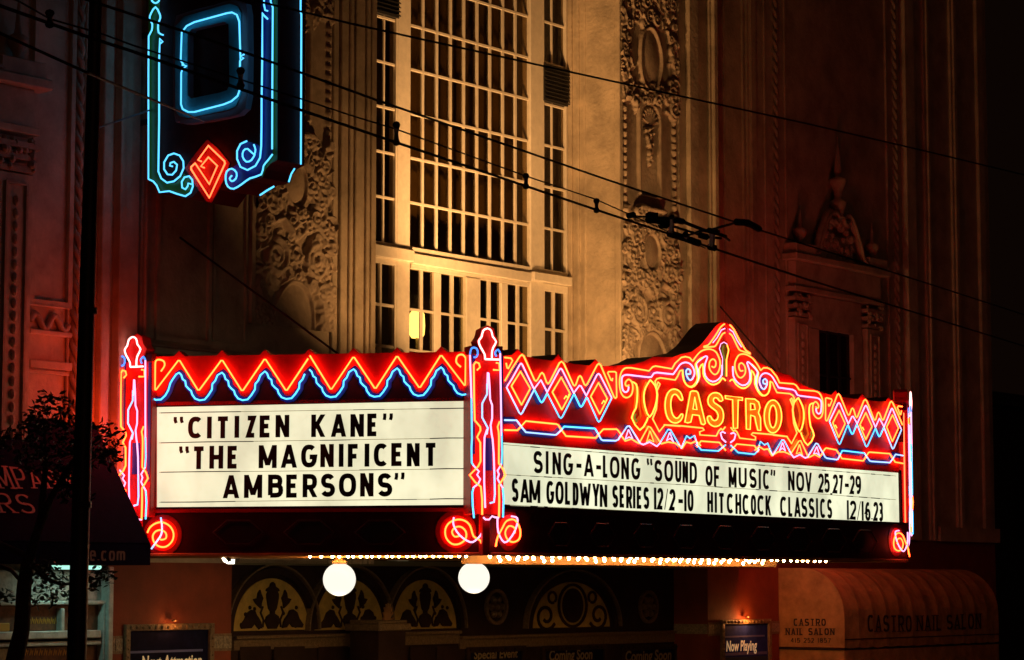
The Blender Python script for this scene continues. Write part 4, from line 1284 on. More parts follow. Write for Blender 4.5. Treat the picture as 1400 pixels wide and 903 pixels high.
SB = obj("side_letter_board", MB().prism(S, poly(S, [(214, 554.8), (639, 548.5), (642, 694.2), (214, 696.3)]), -.06, -.02), mBoardS, mq)
def frame4(fr, q, w, m, o0, o1, name="board_frame"):
    obj(name, MB().stroke(fr, poly(fr, q), w, o0, o1, closed=True), m, mq)
frame4(S, [(211, 552.5), (641, 546), (644, 697), (211, 699)], .045, mRed, -.10, .0)
for (y0, y1) in ((564.8, 558.2), (605.8, 599), (646, 641), (686.9, 682.2)):
    def rail(t0, t1, w, m, k=0):
        obj("letter_rail", MB().stroke(S, poly(S, [(215 + 423 * t0, y0 + (y1 - y0) * t0), (215 + 423 * (t0 + t1) / 2, y0 + (y1 - y0) * (t0 + t1) / 2 + rng.uniform(-.5, .5)), (215 + 423 * t1, y0 + (y1 - y0) * t1)]), w, -.02, -.014 + k), m, SB)
    rail(.004, .996, .007, mSeam)
    rail(.01, rng.uniform(.2, .38), .011, mGrime, .002); t = rng.uniform(.5, .75); rail(t, t + .1, .009, mGrime, .002); rail(.88, .99, .012, mGrime, .002)
def place(fr, board, rows, o=-.012):
    for s, x0, y0, x1, y1, ht0, ht1, lst in rows:
        ox, oy, sc = s
        for ent in lst:
            ch, xa, xb = ent[:3]; mm = mFadedB if len(ent) > 3 else mBlack
            pxa, pxb = ox + xa / sc, ox + xb / sc; t = ((pxa + pxb) / 2 - x0) / (x1 - x0)
            yt = y0 + (y1 - y0) * t + rng.uniform(-.35, .35); hh = ht0 + (ht1 - ht0) * t
            if ch in "`'": hh *= .36; 
            yb = yt + hh
            if ch == ",": yt += hh * .55; yb += hh * .12
            if ch == ".": pass
            if ch == "-": yt += hh * .30; yb -= hh * .25
            a0, zt = fr.uv(pxa, yt, o); a1, zb = fr.uv(pxb, yb, o)
            w = LW
            if ch == "/": w = .012
            if ch in "`'": w = .042
            if ch == "-": w = (zt - zb) * .42
            if ch in ".": w = .05
            mb = MB(); glyph(mb, fr, ch, a0, a1, zb, zt, w, o, o + .007)
            obj("letter", mb, mm if ch != "/" else mFadedB, board)
LW = .062
sA, sB_ = (210, 540, 5.645), (420, 540, 5.645)
place(S, SB, [
 (sA, 260, 570.2, 520, 565.8, 29.5, 31, [("`", 155, 188), ("`", 203, 235), ("C", 268, 383), ("I", 413, 450), ("T", 480, 590), ("I", 622, 665), ("Z", 710, 795), ("E", 820, 912), ("N", 943, 1047)]),
 (sB_, 260, 570.2, 520, 565.8, 29.5, 31, [("K", 33, 140), ("A", 184, 302), ("N", 335, 438), ("E", 465, 552), ("'", 583, 612), ("'", 630, 662)]),
 (sA, 262, 610.6, 596, 605.6, 31, 31.5, [("`", 198, 232), ("`", 246, 278), ("T", 296, 402), ("H", 433, 537), ("E", 572, 658), ("M", 813, 950), ("A", 983, 1108), ("G", 1140, 1262)]),
 (sB_, 262, 610.6, 596, 605.6, 31, 31.5, [("N", 103, 205, 1), ("I", 242, 284), ("F", 315, 407), ("I", 440, 484), ("C", 515, 630), ("E", 650, 746, 1), ("N", 770, 868), ("T", 898, 1008)]),
 (sA, 305, 650.4, 536, 646.8, 31.3, 32, [("A", 536, 662), ("M", 700, 838), ("B", 885, 1000), ("E", 1025, 1122), ("R", 1152, 1264)]),
 (sB_, 305, 650.4, 536, 646.8, 31.3, 32, [("S", 105, 215), ("O", 246, 378), ("N", 410, 512, 1), ("S", 543, 657), ("'", 672, 703), ("'", 722, 752)])])

# ---- street face
crestL = [(688, 487), (700, 485.5), (708, 477.5), (715, 486.5), (730, 490), (755, 493.5), (763, 485), (771, 495.5), (785, 497.5), (806, 500), (814, 491.6), (822, 501), (838, 500.5), (866, 498.5), (880, 494.5), (893, 488),
          (920, 488.5), (930, 484.7), (946, 481), (958.5, 471.5), (977.5, 447), (985.5, 440.5)]
cl = poly(M, crestL)
crest = cl + [(aMc, cl[-1][1] + .0)] + list(reversed(mir(cl)))
bm_ = poly(M, [(688, 605)])[0]; bm2 = poly(M, [(1233, 647)])[0]
outline = crest + [(2 * aMc - bm_[0], bm2[1]), bm_]
MP = obj("front_sign_panel", MB().prism(M, outline, -.42, -.005), mMaroon, mq)
obj("red_field", MB().prism(M, outline, -.005, .004), mRed, MP)
a5 = (690, 470, 6.02)
def A5(p): return crop(*a5, p)
neon(M, A5([(2, 306), (60, 205), (125, 105), (142, 92), (158, 105), (245, 300), (258, 310), (272, 295), (295, 250), (308, 240), (322, 255), (345, 320), (357, 330), (370, 318), (450, 160), (468, 148), (485, 162), (565, 340), (575, 348), (585, 340),
            (608, 275), (620, 266), (632, 278), (655, 335), (668, 345), (680, 332), (760, 178), (775, 165), (790, 178), (900, 440), (912, 450), (922, 440), (918, 240), (905, 232), (855, 232), (848, 242), (875, 300), (885, 305), (888, 285)]), nOr, MP, mirror=True)
neon(M, A5([(0, 115), (50, 120), (65, 140), (30, 205), (20, 200), (12, 160)]), nOr, MP, mirror=True)
for pts in ([(20, 352), (60, 290), (125, 172), (135, 163), (146, 175), (240, 372)], [(350, 400), (450, 215), (462, 205), (474, 217), (570, 410)], [(672, 430), (760, 257), (772, 248), (785, 258), (880, 445)]):
    band(M, A5(pts), .05, mNavy, MP, mirror=True); neon(M, A5(pts), nPk, MP, mirror=True, r=.0105)
for pts in ([(245, 370), (298, 300), (350, 400)], [(570, 405), (615, 345), (628, 350), (672, 430)]):
    neon(M, A5(pts), nPk, MP, mirror=True, r=.0105)
for pts in ([(15, 360), (120, 570), (133, 582), (145, 570), (245, 375)], [(350, 410), (450, 605), (462, 615), (475, 603), (570, 415)], [(680, 445), (765, 635), (775, 645), (787, 635), (880, 450)]):
    neon(M, A5(pts), nBw if pts[0][0] < 300 else nCyS, MP, mirror=True, r=.0105)
for pts in ([(240, 372), (295, 478), (305, 485), (315, 475), (350, 410)], [(570, 410), (620, 515), (630, 520), (640, 510), (675, 442)]):
    band(M, A5(pts), .06, mNavy, MP, mirror=True); neon(M, A5(pts), nCy, MP, mirror=True)
for pts in ([(130, 230), (210, 370), (138, 505), (55, 350)], [(465, 278), (540, 415), (470, 545), (392, 400)], [(772, 322), (845, 455), (782, 580), (708, 435)]):
    neon(M, A5(rz(pts + [pts[0]])[:-1]), nOr, MP, mirror=True, closed=True)
# little electrode loops
for x, y in ((515, 430), (825, 470)):
    neon(M, A5([(x - 25, y + 25), (x - 10, y), (x + 5, y + 20), (x + 15, y - 15)]), nYe, MP, mirror=True, r=.009)
# hexagon chain, blue first
blue1 = A5([(0, 630), (98, 632), (137, 685)])
blueA = A5([(137, 685), (175, 730), (410, 752), (425, 750), (463, 715)]); blueB = A5([(463, 715), (490, 683), (730, 698), (745, 702), (770, 745)]); blueC = A5([(770, 745), (795, 790), (810, 797), (915, 800), (935, 790), (958, 752)])
for b_ in (blue1, blueA, blueB, blueC):
    band(M, b_, .085, mNavy, MP, mirror=True); neon(M, b_, nBw if b_ is not blueB else nCy, MP, mirror=True)
neon(M, A5([(0, 712), (105, 714), (137, 680), (175, 638), (425, 663), (440, 670), (463, 705), (505, 762), (750, 777), (775, 745), (812, 705), (920, 705), (930, 712), (958, 748)]), nOr, MP, mirror=True)
# scroll pediment
b5 = (830, 490, 6.023); c5 = (930, 430, 6.943)
def B5(p): return crop(*b5, p)
def C5(p): return crop(*c5, p)
neon(M, B5([(180, 222), (160, 230), (150, 212), (157, 190), (180, 175), (205, 200), (212, 250), (200, 300), (165, 325), (130, 310), (108, 260), (103, 180), (118, 115), (150, 82), (200, 80)]), nOr, MP, mirror=True, sm=3)
neon(M, B5([(200, 80), (345, 105), (375, 72), (400, 65), (535, 88), (560, 42), (597, 8)]) + C5([(10, 410), (50, 402), (90, 412), (120, 445)]), nOr, MP, mirror=True)
neon(M, C5([(120, 445), (150, 400), (200, 350), (270, 330), (330, 350), (360, 395), (378, 450), (375, 510), (352, 560), (322, 570), (290, 540), (275, 500), (280, 450), (310, 425), (335, 445), (338, 480), (322, 505), (300, 495)]), nOr, MP, mirror=True, sm=3)
pk1 = B5([(178, 235), (172, 268), (150, 280), (130, 262), (123, 225), (120, 180), (128, 150), (160, 137), (220, 143)])
pk2 = B5([(220, 143), (340, 157), (365, 155), (385, 125), (410, 118), (545, 133)])
pk3 = B5([(545, 133), (575, 90), (605, 50), (645, 35), (685, 48), (712, 85), (720, 130), (702, 172), (680, 180), (658, 150), (650, 110), (665, 88), (686, 105), (683, 130), (662, 130)])
band(M, pk2, .055, mat("magenta sign enamel", (.28, .01, .22), .45), MP, mirror=True)
band(M, pk3[6:], .05, mNavy, MP, mirror=True, sm=2)
neon(M, pk1, nPk, MP, mirror=True, sm=3); neon(M, pk2, nPk, MP, mirror=True); neon(M, pk3[:8], nPk, MP, mirror=True, sm=3); neon(M, pk3[7:], nBw, MP, mirror=True, sm=3)
neon(M, B5([(412, 265), (436, 212), (420, 197), (408, 235), (395, 192), (410, 170), (440, 162), (560, 180), (580, 150), (600, 105), (622, 98)]), nOr, MP, mirror=True)
neon(M, B5([(622, 98), (625, 140), (635, 190), (660, 225), (692, 235), (725, 210), (745, 160)]) + C5([(145, 600 - 110), (150, 465), (180, 430), (212, 410)]), nYe, MP, mirror=True, sm=2)
neon(M, C5([(150, 660), (172, 600), (165, 520), (152, 470), (200, 425), (240, 398), (258, 410), (236, 470), (230, 550), (256, 610), (308, 640), (360, 620), (395, 570), (398, 480)]), nPk, MP, mirror=True, sm=2)
neon(M, C5([(22, 560), (32, 620), (62, 672), (110, 692), (152, 660), (185, 590), (180, 520), (215, 470), (218, 560), (235, 610), (275, 655), (320, 668), (370, 645), (400, 605), (428, 628)]), nYe, MP, mirror=True, sm=2)
neon(M, C5([(225, 305), (265, 292), (300, 250), (345, 185), (385, 120), (420, 93)]), nOr, MP, mirror=True, sm=2)
neon(M, C5([(225, 314), (300, 308), (335, 300), (370, 240), (400, 188), (424, 176)]), nOr, MP, mirror=True, sm=2)
band(M, C5([(290, 285), (345, 220), (385, 155), (424, 135)]), .06, mat("magenta sign enamel", (.28, .01, .22), .45), MP, mirror=True)
neon(M, C5([(310, 270), (350, 222), (390, 150), (424, 134)]), nPk, MP, mirror=True, r=.008)
plate(M, C5([(372, 325), (385, 280), (415, 262), (445, 282), (462, 330), (440, 400), (438, 580), (400, 580), (402, 420)]), mGreen, MP, "plume_plate", .004, .014)
neon(M, C5([(400, 580), (402, 420), (372, 325), (385, 282), (415, 264), (445, 284)]), nPk, MP, r=.006)
neon(M, C5([(425, 590), (428, 450), (415, 400), (400, 340), (412, 300)]), nGn, MP, r=.010); neon(M, C5([(440, 590), (440, 430), (460, 340), (445, 290)]), nYe, MP, r=.009)
# flanking vases
neon(M, B5([(205, 195), (240, 215), (250, 290), (238, 410), (203, 490), (270, 592), (325, 520), (335, 488)]), nYe, MP, mirror=True, sm=2)
band(M, B5([(255, 215), (262, 300), (250, 420), (235, 480), (262, 530), (300, 470), (290, 400), (280, 230)]), .05, mYel, MP, mirror=True)
neon(M, B5([(235, 460), (225, 490), (245, 520)]), nGn, MP, mirror=True)
band(M, B5([(350, 200), (318, 290), (322, 400), (352, 470)]), .055, mYel, MP, mirror=True, sm=2)
neon(M, B5([(355, 180), (318, 240), (302, 310), (312, 400), (350, 485), (395, 400), (412, 300), (395, 225), (355, 180)]), nYe, MP, mirror=True, sm=2)
neon(M, B5([(395, 185), (415, 300), (405, 420), (375, 500), (430, 605), (475, 550), (600, 560)]), nOr, MP, mirror=True)
d5 = (890, 510, 6.945)
def D5(p): return crop(*d5, p)
neon(M, D5([(125, 495), (300, 505), (490, 525), (505, 545), (462, 560), (465, 590), (620, 600), (645, 550), (665, 530), (680, 545), (705, 515)]), nOr, MP, mirror=True)
# small A shapes and zigzags under the name
for pts, inner, m, nm in (([(118, 632), (165, 562), (185, 560), (270, 695)], [(175, 590), (150, 668), (180, 650), (210, 660), (178, 590)], nBw, mNavy),
                          ([(270, 690), (340, 562), (358, 570), (440, 698)], [(352, 600), (325, 690), (350, 672), (385, 690), (354, 600)], nOr, mYel),
                          ([(440, 690), (502, 588), (522, 590), (610, 740)], [(515, 612), (490, 680), (520, 660), (547, 690), (517, 612)], nCyS, mNavy),
                          ([(610, 742), (655, 640), (682, 660), (720, 638), (742, 705)], None, nCyS, mNavy)):
    band(M, B5(pts[1:]), .05, nm, MP, mirror=True)
    neon(M, B5(pts), m, MP, mirror=True, r=.0105)
    if inner: neon(M, B5(inner), m if m is nOr else nPk, MP, mirror=True, r=.009)
neon(M, B5([(118, 640), (150, 682), (200, 665), (240, 690), (265, 702)]), nOr, MP, mirror=True)
neon(M, B5([(270, 700), (298, 712), (350, 690), (410, 726), (440, 695)]), nPk, MP, mirror=True)
neon(M, B5([(445, 705), (500, 690), (560, 700), (618, 742), (652, 690), (690, 702), (735, 682), (770, 720)]), nOr, MP, mirror=True)
hexc = D5([(430, 680), (478, 733), (640, 742), (708, 685)])
band(M, hexc, .06, mNavy, MP, mirror=True); neon(M, hexc, nCyS, MP, mirror=True)
neon(M, D5([(435, 700), (475, 648), (650, 662), (708, 735)]), nOr, MP, mirror=True)
gem = D5([(705, 572), (680, 560), (660, 572), (675, 625), (710, 658)])
neon(M, gem, nPk, MP, mirror=True)
# the name in double outline tubes on yellow enamel letters
def word(outer, inners=(), sm=0):
    o = D5(outer); hs = [D5(h) for h in inners]
    px = poly(M, o, .03)
    hh = [poly(M, h, .03) for h in hs]
    root = obj("name_letter", MB().prism(M, px, .004, .03, hh), mYel, MP)
    neon(M, o, nYe, root, o=.07, closed=True, sm=sm, r=.010)
    for h in hs: neon(M, h, nYe, root, o=.07, closed=True, sm=sm, r=.010)
word([(300, 258), (296, 225), (275, 180), (235, 157), (195, 160), (162, 190), (142, 240), (134, 310), (142, 380), (165, 440), (205, 472), (245, 475), (280, 455), (300, 420), (302, 396), (285, 394), (262, 425), (235, 430), (207, 400), (192, 350), (187, 290), (196, 235), (215, 207), (240, 207), (262, 232), (280, 258)], sm=2)
word([(322, 470), (375, 182), (392, 172), (430, 175), (446, 190), (517, 480), (500, 492), (478, 485), (457, 405), (395, 398), (378, 468), (350, 475)], [[(416, 232), (399, 345), (437, 350)]])
word([(682, 262), (667, 215), (632, 192), (590, 192), (557, 215), (541, 255), (548, 300), (578, 332), (618, 362), (638, 402), (630, 440), (605, 455), (580, 440), (565, 412), (540, 416), (537, 445), (558, 485), (600, 510), (647, 500), (680, 460), (688, 400), (675, 345), (640, 310), (602, 285), (592, 258), (605, 237), (632, 242), (652, 268)], sm=2)
word([(706, 217), (868, 236), (868, 262), (828, 258), (822, 525), (782, 527), (776, 256), (708, 245)])
word([(900, 245), (985, 250), (1023, 280), (1035, 330), (1020, 378), (1040, 430), (1042, 547), (1015, 545), (998, 480), (985, 415), (947, 402), (942, 537), (906, 535)], [[(945, 290), (982, 298), (990, 348), (946, 352)]])
ov = [(1158 + 82 * math.cos(t), 415 + 156 * math.sin(t)) for t in np.linspace(0, 2 * math.pi, 29)[:-1]]
ov2 = [(1158 + 36 * math.cos(t), 415 + 108 * math.sin(t)) for t in np.linspace(0, 2 * math.pi, 21)[:-1]]
word(ov, [ov2])

MBd = obj("front_letter_board", MB().prism(M, poly(M, [(688, 603.9), (1229.5, 646.8), (1231, 718.4), (688, 695.5)]), -.06, -.02), mBoardM, mq)
frame4(M, [(686, 602), (1232, 645), (1234, 720.5), (686, 698)], .04, mMaroon, -.10, -.002)
for pts in ([(689, 608), (830, 619.5), (960, 629.5), (1100, 641), (1226, 651)], [(689, 649), (830, 657), (960, 664.5), (1100, 674), (1226, 683.5)], [(689, 690.5), (830, 697), (960, 703), (1100, 709.5), (1226, 715)]):
    obj("letter_rail", MB().stroke(M, poly(M, pts), .007, -.02, -.015), mSeam, MBd)
    def at(t): k = min(int(t), len(pts) - 2); s_ = t - k; return (pts[k][0] + (pts[k + 1][0] - pts[k][0]) * s_, pts[k][1] + (pts[k + 1][1] - pts[k][1]) * s_ )
    for i in range(30):
        if rng.rand() < .55: continue
        t0 = i / 30 * (len(pts) - 1); t1 = t0 + (len(pts) - 1) / 30 * rng.uniform(.2, .7)
        obj("letter_rail", MB().stroke(M, poly(M, [at(t0), at(t1)]), rng.choice([.009, .013]), -.02, -.012), mGrime, MBd)
LW = .054
mA, mB_ = (680, 600, 5.0), (940, 600, 4.667)
place(M, MBd, [
 (mA, 735, 616.4, 948, 632, 31.6, 29.6, [("S", 245, 308), ("I", 325, 352), ("N", 376, 432), ("G", 450, 515), ("-", 540, 572), ("A", 590, 657), ("-", 675, 706), ("L", 720, 757), ("O", 768, 833), ("N", 846, 897), ("G", 915, 975), ("`", 1020, 1038), ("`", 1043, 1060), ("S", 1072, 1125), ("O", 1140, 1200), ("U", 1214, 1256), ("N", 1264, 1302), ("D", 1313, 1363)]),
 (mB_, 964, 636, 1177, 651, 28.4, 26.2, [("O", 113, 158), ("F", 167, 207), ("M", 261, 311), ("U", 325, 376), ("S", 392, 439), ("I", 449, 470), ("C", 480, 524), ("'", 527, 541), ("'", 545, 558), ("N", 640, 681), ("O", 692, 743), ("V", 749, 792), ("2", 832, 869), ("5", 871, 906), (",", 908, 923), ("2", 925, 959), ("7", 961, 992), ("-", 1003, 1027), ("2", 1034, 1066), ("9", 1070, 1106)]),
 (mA, 704, 654.4, 944, 670.2, 32.6, 29.6, [("S", 97, 142), ("A", 155, 216), ("M", 217, 291), ("G", 334, 386), ("O", 396, 451), ("L", 461, 502), ("D", 514, 553), ("W", 560, 637), ("Y", 648, 696), ("N", 699, 749), ("S", 784, 824), ("E", 834, 871), ("R", 879, 921), ("I", 924, 943), ("E", 951, 989), ("S", 997, 1036), ("1", 1066, 1088), ("2", 1091, 1133), ("/", 1140, 1165), ("2", 1174, 1216), ("-", 1237, 1266), ("1", 1274, 1293), ("0", 1299, 1339)]),
 (mB_, 968, 672.8, 1205, 686.8, 28.2, 26.4, [("H", 125, 161), ("I", 168, 190), ("T", 194, 236), ("C", 249, 294), ("H", 304, 341), ("C", 349, 394), ("O", 402, 436), ("C", 444, 491), ("K", 496, 532), ("C", 589, 634), ("L", 641, 672), ("A", 679, 721), ("S", 724, 763), ("S", 771, 809), ("I", 815, 835), ("C", 844, 881), ("S", 889, 921), ("1", 1012, 1031), ("2", 1034, 1076), ("/", 1080, 1105), ("1", 1107, 1125), ("6", 1132, 1166), (".", 1170, 1180), ("2", 1184, 1216), ("3", 1219, 1246)])])
# ---- far side, never seen from the street corner but there
obj("side_sign_panel", MB().box(RS, .1, S_LEN, S.z(400, 552), S.z(400, 485), -.22, 0), mRed, mq)
for m_, uv_ in SREC: obj("neon_tube", MB().tube([RS.P(S_LEN - a, .055, z) for a, z in uv_], .0115, 6), m_, mq, smooth=True)
obj("side_letter_board", MB().box(RS, .25, S_LEN - .1, ZF + .63, ZD - .12, -.06, -.02), mBoardM, mq)

# ---- pillars
p5 = (630, 440, 5.644); q5 = (600, 580, 5.015)
def P5(p): return crop(*p5, p)
def Q5(p): return crop(*q5, p)
nC = (S.n + M.n).normalized()
def pframe(O, n): 
    u = Vector((-n.y, n.x, 0)); 
    return Frame(O, u if u.x > 0 else -u, n)
PC = pframe(C0 + nC * .10, nC)
aC = PC.a(666.5, .0, 600)
PC.O = PC.O + PC.u * aC            # centre on the photographed pillar
def pil_tr(px, o): return [PC.uv(x, y, o) for x, y in px]
tubes = [
 (nHot, P5([(187, 290), (183, 250), (152, 195), (138, 150), (160, 118), (172, 72), (205, 52), (235, 70), (246, 115), (273, 155), (250, 200), (240, 240), (240, 288)]), 2, .075),
 (nHot, P5([(187, 290), (245, 292), (298, 293)]), 0, .075),
 (nBl, P5([(100, 275), (120, 272), (131, 245), (125, 212), (100, 200), (78, 215), (71, 260)]), 2, .055),
 (nPk, P5([(71, 260), (75, 400), (82, 590)]), 0, .055),
 (nCyS, P5([(82, 590), (86, 900)]) + Q5([(224, 160), (225, 265), (238, 285)]), 0, .055),
 (nPk, Q5([(238, 285), (275, 325), (262, 348), (284, 378), (270, 410), (238, 435)]), 0, .055),
 (nCy, Q5([(238, 435), (229, 470), (232, 560), (241, 645)]), 0, .055),
 (nOr, P5([(125, 375), (148, 352), (140, 322), (115, 312), (100, 335), (103, 600), (108, 762), (150, 812), (152, 840)]) + Q5([(262, 90), (284, 128), (286, 255), (270, 290), (212, 350), (250, 400), (288, 430), (297, 520), (297, 622)]), 0, .06),
 (nPk, P5([(208, 392), (206, 450), (205, 520)]), 0, .05),
 (nBw, P5([(203, 480), (203, 560), (165, 632), (165, 740), (208, 820), (200, 870)]), 0, .055),
 (nPk, Q5([(330, 38), (313, 90), (311, 200), (311, 400), (318, 575)]), 0, .055),
 (nPk, P5([(214, 395), (222, 500), (226, 600), (242, 645), (242, 745), (230, 800), (238, 870)]) + Q5([(368, 100), (376, 200), (380, 320)]), 0, .055),
 (nBw, Q5([(380, 320), (384, 480), (378, 535), (350, 542)]), 0, .055),
 (nOr, P5([(250, 372), (298, 375), (296, 322), (272, 318)]), 0, .055),
 (nOr, P5([(300, 770), (284, 812), (292, 850)]) + Q5([(412, 90), (411, 270), (440, 310), (455, 350), (430, 392), (412, 420), (414, 520), (412, 640)]), 0, .06),
 (nBl, P5([(275, 268), (264, 240), (288, 215), (304, 245)]), 2, .055),
 (nPk, P5([(304, 245), (308, 500), (314, 880)]), 0, .055),
 (nCyS, Q5([(430, 60), (434, 200), (430, 275)]), 0, .055),
 (nPk, Q5([(430, 275), (402, 320), (412, 345), (402, 375), (416, 402), (438, 438)]), 0, .055),
 (nCy, Q5([(438, 438), (444, 520), (440, 640)]), 0, .055),
 (nPk, Q5([(305, 640), (320, 655), (345, 655), (365, 632), (385, 640), (412, 642)]), 0, .055),
]
TR = [(m, smoothpts(pil_tr(px, o), sm) if sm else pil_tr(px, o), o) for m, px, sm, o in tubes]
bodyL = pil_tr(P5([(55, 225), (78, 195), (130, 200), (125, 300)]), 0)
zTop = PC.z(666, 484, 0); zBase = PC.z(666, 704, 0); zFin = PC.z(666, 445, 0)
hwP = .215
def finial_outline(s=1.0):
    base = pil_tr(P5([(170, 300), (168, 255), (135, 200), (118, 150), (145, 110), (158, 55), (205, 28), (252, 55), (262, 110), (292, 155), (268, 205), (256, 245), (255, 300)]), 0.0)
    return base
FO = finial_outline()
def pillar(fr, name="corner_pillar", foot=True, ret=()):
    root = obj(name, MB().box(fr, -hwP, hwP, zBase, zTop, -.34, -.004), mRed, mq, bevel=.01)
    obj("pillar_finial", MB().prism(fr, FO, -.20, .02), mRed, root)
    if foot: obj("pillar_foot", MB().box(fr, -.05, .05, ZF - .01, zBase - .001, -.30, -.03), mRed, root, bevel=.01)
    obj("pillar_shoulder", MB().box(fr, -hwP + .01, hwP - .01, zTop, zTop + .10, -.30, -.01), mMaroon, root)
    obj("enamel_band", MB().box(fr, -.205, -.165, zBase + .75, zTop - .02, -.004, .005), mNavy, root)
    obj("enamel_band", MB().box(fr, .165, .205, zBase + .45, zTop - .02, -.004, .005), mNavy, root)
    obj("enamel_band", MB().box(fr, -.05, .06, zBase + .55, zBase + .95, -.004, .005), mNavy, root)
    # the return faces of the pillar carry a plain pair of tubes
    for sg in ret:
        fs_ = Frame(fr.P(sg * hwP, -.17, 0), fr.n * (-sg), fr.u * sg)
        for q in (-.10, .10):
            mm = nRd if sg * q < 0 else nCyS
            obj("neon_tube", MB().tube([fs_.P(q, .04, zBase + .05), fs_.P(q, .04, zTop - .05)], .0115, 6), mm, root, smooth=True)
    for m, uv, o in TR:
        obj("neon_tube", MB().tube([fr.P(a, o, z) for a, z in uv], .0115, 6), m, root, smooth=True)
    return root
pillar(PC)
PL = pframe(S.P(0, .10, 0), (S.n * 1.0 + S.u * -.12).normalized())
PL.O = PL.O + PL.u * PL.a(186, 0, 600)
rootL = pillar(PL, ret=(-1,))
def glow(fr, root, a, o, z, e, r=.35):  # added red point lamps that strengthen the neon's wash on the walls
    ld = bpy.data.lights.new("added_red_glow", 'POINT'); ld.energy = e; ld.color = (1, .045, .008); ld.shadow_soft_size = r
    l = bpy.data.objects.new("added_red_glow", ld); l.location = fr.P(a, o, z) - WLOC[root.name]; link(l, root)
glow(F, rootL, F.a(150, .45), .45, F.z(150, 590, .45), 20, .25)
glow(F, rootL, F.a(150, .9), .9, F.z(150, 500, .9), 14, .3)
nR = (M.n + RS.n).normalized()
PR = pframe(R0 + nR * .10, nR)
# keep its run from left to right as seen from the street
PR = Frame(PR.O, Vector((-nR.y, nR.x, 0)), nR)
PR.O = PR.O + PR.u * PR.a(1240, 0, 640)
rootR = pillar(PR, ret=(-1, 1))
glow(RS, rootR, .9, .5, ZD + .1, 90)
glow(RS, rootR, 3.2, .6, ZD + .3, 95)
# scrolls at the pillar feet, lying on the two faces
def footscroll(fr, uvs, c, r, parent=mq):
    root = obj("scroll_plate", MB().prism(fr, [(c[0] + r * math.cos(t), c[1] + r * math.sin(t)) for t in np.linspace(0, 2 * math.pi, 25)[:-1]], -.012, .0), mRed, parent)
    obj("scroll_halo", MB().prism(fr, [(c[0] + (r + .06) * math.cos(t), c[1] + (r + .06) * math.sin(t)) for t in np.linspace(0, 2 * math.pi, 25)[:-1]], -.012, -.004), mHalo, root)  # deeper red ring paints the tubes' halo around the plate
    for m, uv in uvs: obj("neon_tube", MB().tube([fr.P(a, .045, z) for a, z in smoothpts(uv, 3)], .0115, 6), m, root, smooth=True)
sL = [(nOr, poly(S, Q5([(300, 855), (285, 800), (238, 770), (215, 700), (180, 665), (130, 655), (75, 675), (45, 720), (50, 780), (90, 822), (140, 822), (183, 788), (185, 738), (150, 705), (110, 710), (90, 740), (108, 772), (140, 768)]), .045)),
      (nPk, poly(S, Q5([(103, 640), (100, 690), (140, 760), (215, 810), (260, 790), (297, 740), (308, 640)]), .045))]
cS = S.uv(623, 727); footscroll(S, sL, cS, .205)
# same scroll mirrored to the other end of the side face, where the left pillar stands
am = S.a(186, .0, 725) - (S_LEN - S.a(667, 0, 725))
spir = [(239.8, 730)]
l1 = [(nOr, poly(S, crop(150, 590, 4.755, [(245, 660), (262, 625), (300, 598), (345, 592), (392, 618), (415, 665), (405, 715), (365, 750), (320, 748), (288, 720), (280, 680), (300, 650), (335, 642), (365, 662), (365, 695), (335, 705), (318, 690)]), .045)),
      (nBw, poly(S, crop(150, 590, 4.755, [(332, 560), (340, 620), (335, 670), (310, 710), (270, 765)]), .045))]
footscroll(S, l1, S.uv(222, 732), .205)
l2 = [(nOr, poly(M, Q5([(390, 840), (402, 780), (432, 720), (465, 665), (520, 658), (556, 720), (552, 785), (510, 810), (470, 790), (455, 742), (480, 700), (518, 712), (522, 750)]), .045)),
      (nPk, poly(M, Q5([(402, 640), (407, 740), (450, 812), (500, 770), (533, 700), (537, 645), (498, 633)]), .045))]
cM = M.uv(696, 725); footscroll(M, l2, cM, .20)
footscroll(M, [(m, mir(uv)) for m, uv in l2], (2 * aMc - cM[0], cM[1] + .02), .20)
l3 = [(m, [(S_LEN - a, z) for a, z in uv]) for m, uv in sL]
footscroll(RS, l3, (S_LEN - cS[0], cS[1]), .20)

# ---- bulbs under the soffit edge
bulb0 = None; sock0 = None
def bulb(pt):
    global bulb0
    if bulb0 is None:
        bulb0 = obj("light_bulb", MB().ball(pt, .020, 8, 6, sz=1.2), nBulb, mq, smooth=True, base=pt)
    else: inst(bulb0, "light_bulb", pt, mq)
a = .18
k = 0
while a < M.a(1128, -.2, 766):
    bulb(M.P(a + rng.uniform(-.015, .015), -.10, ZF - .016 + rng.uniform(-.006, .006)))
    if M.a(692) < a < M.a(1060) and rng.rand() < .93: bulb(M.P(a + rng.uniform(.06, .13), -.30, ZF - .048 + rng.uniform(-.018, .018)))
    a += .19 + rng.uniform(-.035, .035); k += 1
for px in list(range(456, 640, 9)) + [441, 424]:
    if px > 650: continue
    a = S.a(px, -.12, 755); bulb(S.P(a + rng.uniform(-.02, .02), -.12, ZF - .012))
# gather of warm light from the whole run of bulbs on the soffit is their own

obj("cove_lip", MB().box(M, .30, M.a(1062, -.6, 770), M.z(760, 772.5, -.6), ZF + .02, -.64, -.60), mSoffit, mq, bevel=.006)
obj("cove_lip", MB().box(S, .1, S_LEN - .42, S.z(500, 763.0, -.25), ZF + .02, -.29, -.25), mSoffit, mq, bevel=.006)
